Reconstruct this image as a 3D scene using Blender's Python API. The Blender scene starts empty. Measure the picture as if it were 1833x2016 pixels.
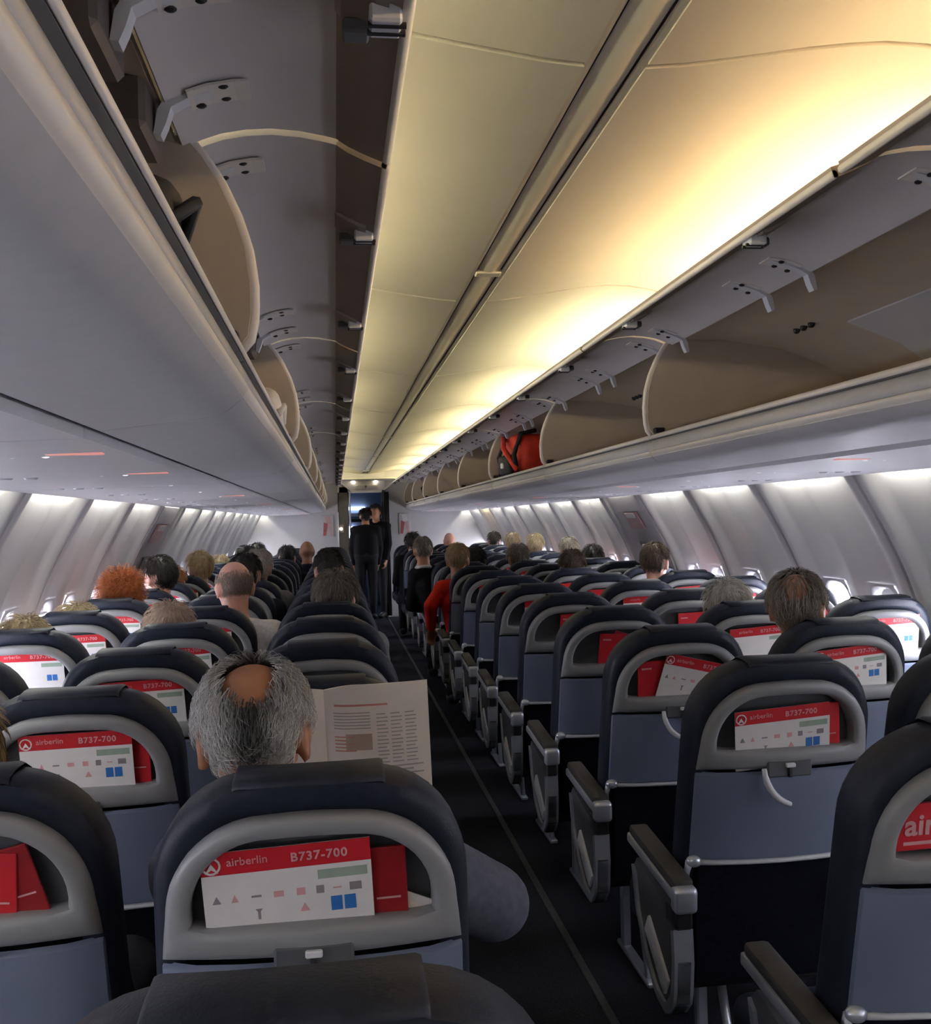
import bpy, bmesh, math, random
import numpy as np
from mathutils import Vector, Matrix

random.seed(7); np.random.seed(7)
scene = bpy.context.scene
COL = scene.collection

# ------------------------------------------------------------------ camera
FPX, ROLL, VPX, VPY = 1950.0, math.radians(1.55), 660.0, 1029.0
CAMX, CAMZ = -0.485, 1.50
_vx, _vy = VPX - 1833 / 2, -(VPY - 2016 / 2)
_tx = _vx * math.cos(ROLL) + _vy * math.sin(ROLL)
_ty = -_vx * math.sin(ROLL) + _vy * math.cos(ROLL)
YAW = math.atan2(-_tx, FPX)
PITCH = math.atan2(-_ty * math.cos(YAW), FPX)
cam_data = bpy.data.cameras.new('camera')
cam_data.sensor_fit = 'VERTICAL'
cam_data.sensor_height = 36.0
cam_data.lens = 36.0 * FPX / 2016.0
cam_data.clip_start = 0.02
cam = bpy.data.objects.new('camera', cam_data)
COL.objects.link(cam)
_R = Matrix.Rotation(-YAW, 4, 'Z') @ Matrix.Rotation(math.pi / 2 + PITCH, 4, 'X') @ Matrix.Rotation(-ROLL, 4, 'Z')
cam.matrix_world = Matrix.Translation((CAMX, 0, CAMZ)) @ _R
scene.camera = cam

# ------------------------------------------------------------------ world, exposure
world = bpy.data.worlds.new('daylight')
scene.world = world
world.use_nodes = True
_bg = world.node_tree.nodes['Background']
_bg.inputs[0].default_value = (0.62, 0.76, 1.0, 1)
_bg.inputs[1].default_value = 1.5
vs = scene.view_settings
vs.view_transform = 'Standard'
vs.look = 'None'
vs.exposure = 0.95
vs.gamma = 1.0
vs.use_curve_mapping = False
scene.cycles.use_denoising = True
scene.cycles.max_bounces = 5
scene.cycles.diffuse_bounces = 4
scene.cycles.glossy_bounces = 2
scene.cycles.transmission_bounces = 2
scene.cycles.caustics_reflective = False
scene.cycles.caustics_refractive = False
scene.cycles.use_adaptive_sampling = True
scene.cycles.adaptive_threshold = 0.04
scene.cycles.sample_clamp_indirect = 6.0
scene.cycles.use_light_tree = False

# strengths of the lamps the cabin has
COVE_R, COVE_L, WASH, WINDOW_GLOW, GALLEY = 20.5, 12.5, 38.0, 22.0, 9.0


# ------------------------------------------------------------------ materials
def material(name, color, rough=0.5, metal=0.0, vary=0.08, scale=30.0, bump=0.0, bscale=200.0, spec=0.5, sheen=0.0):
    m = bpy.data.materials.new(name)
    m.use_nodes = True
    nt = m.node_tree
    b = nt.nodes['Principled BSDF']
    b.inputs['Roughness'].default_value = rough
    b.inputs['Metallic'].default_value = metal
    b.inputs['Specular IOR Level'].default_value = spec
    if sheen:
        b.inputs['Sheen Weight'].default_value = sheen
    tc = nt.nodes.new('ShaderNodeTexCoord')
    nz = nt.nodes.new('ShaderNodeTexNoise')
    nz.inputs['Scale'].default_value = scale
    nz.inputs['Detail'].default_value = 3
    nt.links.new(tc.outputs['Object'], nz.inputs['Vector'])
    ramp = nt.nodes.new('ShaderNodeValToRGB')
    lo = [max(0, c * (1 - vary)) for c in color]
    hi = [min(1, c * (1 + vary)) for c in color]
    ramp.color_ramp.elements[0].position = 0.3
    ramp.color_ramp.elements[1].position = 0.7
    ramp.color_ramp.elements[0].color = (*lo, 1)
    ramp.color_ramp.elements[1].color = (*hi, 1)
    nt.links.new(nz.outputs['Fac'], ramp.inputs['Fac'])
    nt.links.new(ramp.outputs['Color'], b.inputs['Base Color'])
    if bump:
        n2 = nt.nodes.new('ShaderNodeTexNoise')
        n2.inputs['Scale'].default_value = bscale
        nt.links.new(tc.outputs['Object'], n2.inputs['Vector'])
        bp = nt.nodes.new('ShaderNodeBump')
        bp.inputs['Strength'].default_value = bump
        bp.inputs['Distance'].default_value = 0.002
        nt.links.new(n2.outputs['Fac'], bp.inputs['Height'])
        nt.links.new(bp.outputs['Normal'], b.inputs['Normal'])
    return m


def emitter(name, color, strength, sampled=True):
    m = bpy.data.materials.new(name)
    m.use_nodes = True
    b = m.node_tree.nodes['Principled BSDF']
    b.inputs['Base Color'].default_value = (*color, 1)
    b.inputs['Emission Color'].default_value = (*color, 1)
    b.inputs['Emission Strength'].default_value = strength
    if not sampled: m.cycles.emission_sampling = 'NONE'      # too faint to light anything else
    return m


def attr_material(name, rough=0.55):
    m = bpy.data.materials.new(name)
    m.use_nodes = True
    nt = m.node_tree
    a = nt.nodes.new('ShaderNodeAttribute')
    a.attribute_name = 'tint'
    b = nt.nodes['Principled BSDF']
    b.inputs['Roughness'].default_value = rough
    nt.links.new(a.outputs['Color'], b.inputs['Base Color'])
    return m


M = {
    'ceiling': material('ceiling_cream', (0.78, 0.74, 0.66), 0.55, vary=0.02, scale=4),
    'channel': material('channel_taupe', (0.50, 0.46, 0.41), 0.55, vary=0.03),
    'bin_grey': material('bin_grey_plastic', (0.62, 0.595, 0.61), 0.45, vary=0.03, scale=6),
    'bin_light': material('bin_pale_trim', (0.72, 0.68, 0.64), 0.4, vary=0.03),
    'bin_dark': material('bin_dark_gasket', (0.12, 0.12, 0.125), 0.5, vary=0.05),
    'bin_beige': material('bin_beige_lining', (0.50, 0.43, 0.35), 0.6, vary=0.05, scale=8),
    'taupe_dark': material('housing_dark_taupe', (0.10, 0.08, 0.07), 0.6, vary=0.15, scale=20),
    'lip_rail': material('lip_rail_grey', (0.58, 0.57, 0.595), 0.42, vary=0.03),
    'lip': material('lip_grey_plastic', (0.46, 0.455, 0.465), 0.45, vary=0.03),
    'taupe': material('taupe_flange_shade', (0.30, 0.25, 0.215), 0.6, vary=0.06, scale=8),  # shade on the door flange painted in as a darker brown
    'seam': material('seam_black', (0.03, 0.03, 0.035), 0.7),
    'seam_tan': material('seam_tan', (0.42, 0.36, 0.26), 0.6),
    'psu': material('service_panel_grey', (0.68, 0.67, 0.70), 0.4, vary=0.03, scale=5),
    'wall': material('sidewall_grey', (0.53, 0.52, 0.535), 0.45, vary=0.03, scale=5),
    'bulkhead': material('bulkhead_grey', (0.55, 0.54, 0.55), 0.55, vary=0.03, scale=5),
    'carpet': material('carpet_navy', (0.028, 0.03, 0.042), 0.95, vary=0.35, scale=120, bump=0.6, bscale=500, spec=0.1),
    'track': material('floor_path_strip', (0.065, 0.068, 0.078), 0.5, vary=0.1),
    'shell': material('seat_shell_grey', (0.235, 0.238, 0.250), 0.42, vary=0.04, scale=12, bump=0.05, bscale=600),
    'tray': material('tray_reflected_blue', (0.155, 0.185, 0.265), 0.38, vary=0.04, scale=10, bump=0.04, bscale=600),  # blue of reflected window light put into the base colour
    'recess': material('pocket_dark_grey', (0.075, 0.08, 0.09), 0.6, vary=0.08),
    'leather': material('seat_dark_leather', (0.015, 0.019, 0.033), 0.5, vary=0.2, scale=40, bump=0.25, bscale=260, spec=0.28),
    'fabric': material('seat_navy_fabric', (0.006, 0.007, 0.013), 0.9, vary=0.25, scale=80, bump=0.3, bscale=400, spec=0.1),
    'silver': material('seat_silver_metal', (0.60, 0.64, 0.72), 0.32, metal=0.65, vary=0.04),
    'white_plastic': material('white_plastic', (0.66, 0.67, 0.70), 0.4, vary=0.03),
    'armpad': material('armrest_pad', (0.045, 0.043, 0.042), 0.6, vary=0.12, bump=0.2),
    'black': material('black_plastic', (0.015, 0.015, 0.017), 0.5, vary=0.2),
    'red': material('card_red', (0.52, 0.018, 0.028), 0.4, vary=0.05),
    'red_dark': material('booklet_dark_red', (0.27, 0.012, 0.016), 0.4, vary=0.1),
    'card_white': material('card_white', (0.72, 0.70, 0.69), 0.45, vary=0.03),
    'card_green': material('card_green_block', (0.30, 0.38, 0.31), 0.5),
    'card_blue': material('card_blue_block', (0.03, 0.16, 0.47), 0.5),
    'card_ink': material('card_grey_ink', (0.25, 0.22, 0.24), 0.5),
    'card_pink': material('card_pink_ink', (0.62, 0.32, 0.33), 0.5),
    'page': material('book_page_cream', (0.80, 0.74, 0.68), 0.7, vary=0.03),
    'page_edge': material('book_page_edges', (0.60, 0.50, 0.36), 0.7),
    'page_ink': material('book_print_grey', (0.40, 0.385, 0.365), 0.7),
    'page_tan': material('book_print_tan', (0.44, 0.34, 0.28), 0.7),
    'page_red': material('book_print_red', (0.58, 0.22, 0.19), 0.7),
    'bag_red': material('bag_red_nylon', (0.62, 0.035, 0.018), 0.6, vary=0.2, bump=0.3),
    'bag_orange': material('bag_orange_nylon', (0.60, 0.10, 0.02), 0.6, vary=0.15),
    'bag_white': material('bag_white_cloth', (0.66, 0.62, 0.57), 0.8, vary=0.05),
    'bag_black': material('bag_black_nylon', (0.02, 0.02, 0.022), 0.7, vary=0.2),
    'curtain': material('curtain_dark', (0.05, 0.048, 0.045), 0.8, vary=0.2),
    'olive': material('closet_olive', (0.16, 0.145, 0.11), 0.6, vary=0.1),
    'galley': material('galley_steel_blue', (0.16, 0.19, 0.26), 0.35, metal=0.3),
    'sign_pink': material('placard_pink', (0.60, 0.40, 0.40), 0.5),
    'sign_red': material('placard_red', (0.42, 0.12, 0.12), 0.5),
    'eye_white': material('eye_white', (0.75, 0.73, 0.70), 0.3),
    'eye_dark': material('eye_dark', (0.03, 0.02, 0.015), 0.2),
    'hair': attr_material('hair_strands', 0.5),
    'cove_warm': emitter('cove_lamp_warm', (1.0, 0.73, 0.40), COVE_R),
    'cove_yellow': emitter('cove_lamp_yellow', (1.0, 0.91, 0.56), COVE_R),
    'cove_left': emitter('cove_lamp_dimmer', (1.0, 0.92, 0.60), COVE_L),
    'wash': emitter('wash_lamp', (1.0, 0.99, 0.86), WASH),
    'exit_fill': emitter('exit_fill_lamp', (1.0, 0.99, 0.86), WASH * 0.22),
    'wash_warm': emitter('wash_lamp_amber', (1.0, 0.78, 0.42), WASH),
    'window': emitter('window_daylight', (0.87, 0.875, 1.0), WINDOW_GLOW),
    'galley_light': emitter('galley_lamp', (0.62, 0.76, 1.0), GALLEY),
    'sign_glow': emitter('sign_red_glow', (0.75, 0.30, 0.26), 0.30, False),
    'spot_glow': emitter('reading_lamp_glow', (1.0, 0.98, 1.0), 0.45, False),
    'door_lamp': emitter('doorway_lamp', (1.0, 0.9, 0.7), 5.0, False),
}


# ------------------------------------------------------------------ object helpers
def link(o, parent=None):
    COL.objects.link(o)
    if parent is not None:
        o.parent = parent
    return o


def thing(name, label, cat, loc=(0, 0, 0), group=None, kind=None):
    o = bpy.data.objects.new(name, None)
    o.empty_display_size = 0.05
    o.location = loc
    COL.objects.link(o)
    tag(o, label, cat, group, kind)
    return o


def tag(o, label=None, cat=None, group=None, kind=None):
    if label: o['label'] = label
    if cat: o['category'] = cat
    if group: o['group'] = group
    if kind: o['kind'] = kind
    return o


def mobj(name, me, parent=None, mat=None, loc=None, label=None):
    o = bpy.data.objects.new(name, me)
    if mat is not None and not me.materials:
        me.materials.append(M[mat] if isinstance(mat, str) else mat)
    if loc is not None:
        o.location = loc
    link(o, parent)
    if label: o['label'] = label
    return o


class MB:
    """collects geometry of one part"""
    def __init__(self):
        self.v, self.f = [], []

    def add(self, verts, faces):
        n = len(self.v)
        self.v.extend([tuple(p) for p in verts])
        self.f.extend([tuple(i + n for i in f) for f in faces])
        return self

    def box(self, x0, x1, y0, y1, z0, z1, mtx=None):
        v = [(x0, y0, z0), (x1, y0, z0), (x1, y1, z0), (x0, y1, z0), (x0, y0, z1), (x1, y0, z1), (x1, y1, z1), (x0, y1, z1)]
        if mtx is not None:
            v = [mtx @ Vector(p) for p in v]
        return self.add(v, [(0, 3, 2, 1), (4, 5, 6, 7), (0, 1, 5, 4), (1, 2, 6, 5), (2, 3, 7, 6), (3, 0, 4, 7)])

    def bbox(self, x0, x1, y0, y1, z0, z1, b, seg=2, mtx=None):
        """box with rounded edges"""
        bm = bmesh.new()
        bmesh.ops.create_cube(bm, size=1.0)
        for p in bm.verts:
            p.co = Vector(((x0 + x1) / 2 + p.co.x * (x1 - x0), (y0 + y1) / 2 + p.co.y * (y1 - y0), (z0 + z1) / 2 + p.co.z * (z1 - z0)))
        bmesh.ops.bevel(bm, geom=list(bm.edges), offset=b, segments=seg, affect='EDGES', profile=0.5)
        bm.verts.index_update()
        v = [(mtx @ p.co) if mtx is not None else p.co.copy() for p in bm.verts]
        f = [[q.index for q in fc.verts] for fc in bm.faces]
        bm.free()
        return self.add(v, f)

    def tube(self, pts, r, n=6, caps=True):
        pts = [Vector(p) for p in pts]
        rr = r if isinstance(r, (list, tuple)) else [r] * len(pts)
        rings = []
        up = Vector((0.13, 0.21, 0.97))
        for i, p in enumerate(pts):
            d = (pts[min(i + 1, len(pts) - 1)] - pts[max(i - 1, 0)]).normalized()
            a = d.cross(up)
            if a.length < 1e-3: a = d.cross(Vector((1, 0, 0)))
            a.normalize(); b = d.cross(a)
            rings.append([p + (a * math.cos(2 * math.pi * k / n) + b * math.sin(2 * math.pi * k / n)) * rr[i] for k in range(n)])
        v = [q for ring in rings for q in ring]
        f = []
        for i in range(len(pts) - 1):
            for k in range(n):
                f.append((i * n + k, i * n + (k + 1) % n, (i + 1) * n + (k + 1) % n, (i + 1) * n + k))
        if caps:
            f.append(tuple(range(n - 1, -1, -1)))
            f.append(tuple((len(pts) - 1) * n + k for k in range(n)))
        return self.add(v, f)

    def prism(self, poly, axis, a, b):
        """closed polygon of 2-D points pushed along an axis from a to b"""
        n = len(poly)
        def P(q, t):
            if axis == 'y': return (q[0], t, q[1])
            if axis == 'x': return (t, q[0], q[1])
            return (q[0], q[1], t)
        v = [P(q, a) for q in poly] + [P(q, b) for q in poly]
        f = [tuple(range(n - 1, -1, -1)), tuple(range(n, 2 * n))]
        f += [(i, (i + 1) % n, n + (i + 1) % n, n + i) for i in range(n)]
        return self.add(v, f)

    def sheet(self, prof, ys, th):
        """open profile [(x,z)] along y with thickness th (towards the profile's left normal)"""
        n = len(prof)
        off = []
        for i in range(n):
            a, b = prof[max(i - 1, 0)], prof[min(i + 1, n - 1)]
            t = Vector((b[0] - a[0], b[1] - a[1])).normalized()
            off.append((prof[i][0] - t.y * th, prof[i][1] + t.x * th))
        loop = list(prof) + off[::-1]
        m = len(loop)
        v = [(q[0], y, q[1]) for y in ys for q in loop]
        f = []
        for j in range(len(ys) - 1):
            for i in range(m):
                f.append((j * m + i, j * m + (i + 1) % m, (j + 1) * m + (i + 1) % m, (j + 1) * m + i))
        for j, rev in ((0, False), (len(ys) - 1, True)):
            for i in range(n - 1):
                q = (j * m + i, j * m + m - 1 - i, j * m + m - 2 - i, j * m + i + 1)
                f.append(q[::-1] if rev else q)
        return self.add(v, f)

    def ellip(self, c, r, mtx=None, nu=14, nv=10):
        v, f = [], []
        for j in range(nv + 1):
            th = math.pi * j / nv
            for i in range(nu):
                ph = 2 * math.pi * i / nu
                p = Vector((c[0] + r[0] * math.sin(th) * math.cos(ph), c[1] + r[1] * math.sin(th) * math.sin(ph), c[2] + r[2] * math.cos(th)))
                v.append(mtx @ p if mtx is not None else p)
        for j in range(nv):
            for i in range(nu):
                f.append((j * nu + i, (j + 1) * nu + i, (j + 1) * nu + (i + 1) % nu, j * nu + (i + 1) % nu))
        return self.add(v, f)

    def capsule(self, a, b, ra, rb, n=12, mtx=None):
        a, b = Vector(a), Vector(b)
        if mtx is not None: a, b = mtx @ a, mtx @ b
        d = (b - a); L = d.length; d = d / L if L > 1e-6 else Vector((0, 0, 1))
        u = d.cross(Vector((0, 0, 1)))
        if u.length < 1e-3: u = d.cross(Vector((1, 0, 0)))
        u.normalize(); w = d.cross(u)
        rows = []
        for t in (-1, -0.92, -0.7, -0.38, 0): rows.append((a + d * (t * ra), ra * math.sqrt(max(0, 1 - t * t))))
        for t in (0, 0.38, 0.7, 0.92, 1): rows.append((b + d * (t * rb), rb * math.sqrt(max(0, 1 - t * t))))
        v = [c + (u * math.cos(2 * math.pi * k / n) + w * math.sin(2 * math.pi * k / n)) * max(r, 1e-4) for c, r in rows for k in range(n)]
        f = [(i * n + k, i * n + (k + 1) % n, (i + 1) * n + (k + 1) % n, (i + 1) * n + k) for i in range(len(rows) - 1) for k in range(n)]
        f += [tuple(range(n - 1, -1, -1)), tuple((len(rows) - 1) * n + k for k in range(n))]
        return self.add(v, f)

    def mesh(self, name, smooth=False, angle=None, mat=None):
        me = bpy.data.meshes.new(name)
        me.from_pydata(self.v, [], self.f)
        bm = bmesh.new(); bm.from_mesh(me)
        bmesh.ops.recalc_face_normals(bm, faces=bm.faces)
        if angle is not None:
            for fc in bm.faces: fc.smooth = True
            for e in bm.edges:
                if len(e.link_faces) == 2 and e.calc_face_angle(0) > angle: e.smooth = False
        elif smooth:
            for fc in bm.faces: fc.smooth = True
        bm.to_mesh(me); bm.free()
        if mat is not None: me.materials.append(M[mat] if isinstance(mat, str) else mat)
        return me

    def build(self, name, mat, parent=None, smooth=False, angle=None, loc=None, label=None):
        return mobj(name, self.mesh(name, smooth, angle), parent, mat, loc, label)


def text_mesh(txt, size, mat, name='lettering', bold=0.0, spacing=1.0):
    cu = bpy.data.curves.new('lettering_curve', 'FONT')
    cu.body = txt; cu.size = size; cu.extrude = 0.0004; cu.offset = bold; cu.space_character = spacing
    cu.resolution_u = 3
    o = bpy.data.objects.new('lettering_source', cu)
    COL.objects.link(o)
    dg = bpy.context.evaluated_depsgraph_get()
    me = bpy.data.meshes.new_from_object(o.evaluated_get(dg))
    me.name = name
    bpy.data.objects.remove(o); bpy.data.curves.remove(cu)
    me.materials.clear(); me.materials.append(M[mat])
    me.transform(Matrix.Rotation(math.pi / 2, 4, 'X'))     # stands up, readable from -y
    return me


def mirror_prof(prof, s):
    return [(s * x, z) for x, z in prof]


ORD = ['first', 'second', 'third', 'fourth', 'fifth', 'sixth', 'seventh', 'eighth', 'ninth', 'tenth', 'eleventh', 'twelfth', 'thirteenth',
       'fourteenth', 'fifteenth', 'sixteenth', 'seventeenth', 'eighteenth', 'nineteenth', 'twentieth', 'twenty-first']
SIDE = {-1: 'left', 1: 'right'}

# ------------------------------------------------------------------ cabin shell
Y0, Y1 = -0.9, 15.6           # aft end wall behind the camera, forward bulkhead
JOINTS = [-0.17 + 1.77 * i for i in range(0, 9)] + [15.58]     # bin and ceiling module joints


def lerp_table(tab, t):
    for (a, va), (b, vb) in zip(tab, tab[1:]):
        if t <= b:
            u = (t - a) / (b - a)
            return va + (vb - va) * u
    return tab[-1][1]


WALL_TAB = [(0, 1.72), (0.15, 1.79), (0.3, 1.835), (0.6, 1.91), (0.85, 1.925), (1.0, 1.908), (1.1, 1.886), (1.2, 1.852), (1.3, 1.808), (1.4, 1.758), (1.5, 1.702), (1.6, 1.645), (1.645, 1.62), (1.72, 1.575), (1.78, 1.535)]
wall_x = lambda z: lerp_table(WALL_TAB, z)

floor = MB().box(-1.95, 1.95, Y0, 18.2, -0.05, 0.0).build('floor', 'carpet')
tag(floor, 'dark navy carpet of the cabin floor and aisle', None, kind='structure')
for s in (-1, 1):
    MB().bbox(s * 0.295 - 0.013, s * 0.295 + 0.013, Y0, 15.5, -0.002, 0.004, 0.002, 1).build('path_strip', 'track', floor)

# ceiling: panels per module, centre channel, cove lamps
ceiling = thing('ceiling', 'cream curved ceiling panels with a centre channel lit from the coves', None, kind='structure')
CEIL = [(0.052, 2.262), (0.12, 2.268), (0.2, 2.28), (0.27, 2.291), (0.34, 2.303), (0.41, 2.312), (0.48, 2.318), (0.56, 2.316), (0.64, 2.303), (0.72, 2.28), (0.80, 2.245), (0.87, 2.20), (0.90, 2.165)]
mods = [(Y0, JOINTS[0])] + list(zip(JOINTS, JOINTS[1:]))
for s in (-1, 1):
    for a, b in mods:
        MB().sheet(mirror_prof(CEIL, s) if s < 0 else mirror_prof(CEIL, s), [a + 0.008, (a + b) / 2, b - 0.008], -0.012 * s).build('ceiling_panel', 'ceiling', ceiling, angle=0.5)
        # recessed joint strip between panels
        MB().sheet([(s * x, z + 0.006) for x, z in CEIL], [b - 0.02, b + 0.02], -0.01 * s).build('panel_joint', 'seam_tan', ceiling, angle=0.5)
for i, (x0, x1, z0, z1) in enumerate(((-0.056, -0.038, 2.253, 2.276), (0.038, 0.056, 2.253, 2.276))):
    MB().bbox(x0, x1, Y0, 14.6, z0, z1, 0.005, 2).build('channel_rail', 'ceiling', ceiling, angle=0.6)
MB().sheet([(-0.040, 2.263), (-0.030, 2.2565), (-0.014, 2.2515), (0, 2.250), (0.014, 2.2515), (0.030, 2.2565), (0.040, 2.263)], [Y0, 14.6], 0.012).build('channel_floor', 'ceiling', ceiling, smooth=True)
for x in (-0.0365, 0.0365):
    MB().box(x - 0.0015, x + 0.0015, Y0, 14.6, 2.2575, 2.262).build('channel_groove', 'seam', ceiling)
for y in (3.0, 8.9, 11.5):
    MB().bbox(-0.04, 0.04, y - 0.025, y + 0.025, 2.247, 2.268, 0.004, 1).build('channel_clip', 'ceiling', ceiling)
MB().bbox(-0.06, 0.06, 14.55, 14.75, 2.24, 2.27, 0.01, 2).build('channel_end', 'white_plastic', ceiling)
for s in (-1, 1):
    for i, (a, b) in enumerate(mods):
        m = 'cove_left' if s < 0 else ('cove_warm' if b < 3.5 else 'cove_yellow')
        MB().box(s * 0.80 - 0.02, s * 0.80 + 0.02, a + 0.17, b - 0.17, 2.168, 2.19).build('cove_lamp', m, ceiling)
        MB().box(s * 0.80 - 0.03, s * 0.80 + 0.03, a + 0.03, b - 0.03, 2.15, 2.166).build('cove_lamp_base', 'white_plastic', ceiling)
# light shade over the far end of the ceiling (lower header)
MB().sheet([(-0.62, 2.10), (-0.4, 2.14), (0.4, 2.14), (0.62, 2.10)], [14.9, 15.58], 0.02).build('end_soffit', 'ceiling', ceiling, angle=0.5)

# side walls: curved panels with window pairs, ribs at the joints, wash lamps along the top
GAP0, PITCH_P = 3.77, 0.955
wall = {}
EXIT_K = 3
T_PROF = [(0.0, 0.0), (0.012, 0.028), (0.035, 0.034), (0.075, 0.032), (0.11, 0.012), (0.15, 0.0), (0.17, 0), (0.40, 0.0), (0.46, 0.004), (0.49, 0.014), (0.51, 0.014), (0.54, 0.004), (0.60, 0.0), (0.83, 0), (0.85, 0.0), (0.89, 0.012), (0.925, 0.032), (0.965, 0.034), (0.988, 0.028), (1.0, 0.0)]
Z_ROWS = [0.0, 0.15, 0.3, 0.6, 0.80, 0.84, 0.98, 1.12, 1.165, 1.22, 1.3, 1.4, 1.5, 1.58, 1.645, 1.72, 1.78]


def wall_panel_mesh(s, plain):
    v, f = [], []
    nT, nZ = len(T_PROF), len(Z_ROWS)
    for t, d in T_PROF:
        for z in Z_ROWS:
            if plain: d2 = 0.010 if 0.02 < t < 0.98 else 0.0
            else: d2 = d * (1.0 if z > 0.5 else 0.6)
            v.append((s * (wall_x(z) - d2), t * PITCH_P, z))
    def cell_hole(i, j):
        t0 = (T_PROF[i][0] + T_PROF[i + 1][0]) / 2
        z0 = (Z_ROWS[j] + Z_ROWS[j + 1]) / 2
        return (not plain) and 0.84 < z0 < 1.165 and (0.17 < t0 < 0.40 or 0.60 < t0 < 0.83)
    for i in range(nT - 1):
        for j in range(nZ - 1):
            if not cell_hole(i, j):
                f.append((i * nZ + j, i * nZ + j + 1, (i + 1) * nZ + j + 1, (i + 1) * nZ + j))
    b = MB().add(v, f)
    return b.mesh('wall_panel', angle=0.6, mat='wall')


def win_parts(s):
    """window reveal, pane and pulled shade for one opening; local y=0 at the opening's start, width .22"""
    w = 0.23 * PITCH_P
    y0, y1, z0, z1 = 0.0, w, 0.84, 1.165
    def ring(inset, depth):
        pts = []
        r = 0.07
        for cy, cz, a0 in ((y1 - r - inset, z1 - r - inset, 0), (y0 + r + inset, z1 - r - inset, 90), (y0 + r + inset, z0 + r + inset, 180), (y1 - r - inset, z0 + r + inset, 270)):
            for k in range(5):
                a = math.radians(a0 + 22.5 * k)
                y, z = cy + r * math.cos(a), cz + r * math.sin(a)
                pts.append((s * (wall_x(z) + depth), y, z))
        return pts
    rects = []
    n = 20
    outer = []
    for k, (x, y, z) in enumerate(ring(0.0, 0)):
        # snap the outer ring onto the rectangular opening (slightly larger)
        cy, cz = (y0 + y1) / 2, (z0 + z1) / 2
        dy, dz = y - cy, z - cz
        m = max(abs(dy) / ((y1 - y0) / 2 + 0.006), abs(dz) / ((z1 - z0) / 2 + 0.006))
        yy, zz = cy + dy / m, cz + dz / m
        outer.append((s * (wall_x(zz) - 0.004), yy, zz))
    r1, r2, r3 = ring(0.004, -0.006), ring(0.014, 0.01), ring(0.024, 0.05)
    v = outer + r1 + r2 + r3
    f = []
    for q in range(3):
        for k in range(n):
            f.append((q * n + k, q * n + (k + 1) % n, (q + 1) * n + (k + 1) % n, (q + 1) * n + k))
    frame = MB().add(v, f).mesh('window_frame', smooth=True, mat='wall')
    pane = MB().add([(s * (wall_x(z) + 0.05), y, z) for y, z in ((y0, z0), (y1, z0), (y1, z1), (y0, z1))], [(0, 1, 2, 3)]).mesh('window_pane', mat='window')
    sh = MB()
    sh.add([(s * (wall_x(z) + 0.03), y, z) for y in (y0 + 0.02, y1 - 0.02) for z in (1.10, 1.15)] , [(0, 1, 3, 2)])
    sh.bbox(min(s * 1.885, s * 1.905), max(s * 1.885, s * 1.905), y0 + 0.05, y1 - 0.05, 1.097, 1.107, 0.003, 1)
    fl = MB().add([(s * (wall_x(z) + 0.04), y, z) for y in (y0 - 0.004, y1 + 0.004) for z in (z0 - 0.004, 0.95, 1.06, z1 + 0.004)], [(0, 1, 5, 4), (1, 2, 6, 5), (2, 3, 7, 6)])
    fl.bbox(min(s * 1.945, s * 1.962), max(s * 1.945, s * 1.962), y0 + 0.05, y1 - 0.05, 0.875, 0.89, 0.003, 1)
    return frame, pane, sh.mesh('window_shade', mat='white_plastic'), fl.mesh('window_shade', mat='white_plastic')


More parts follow.
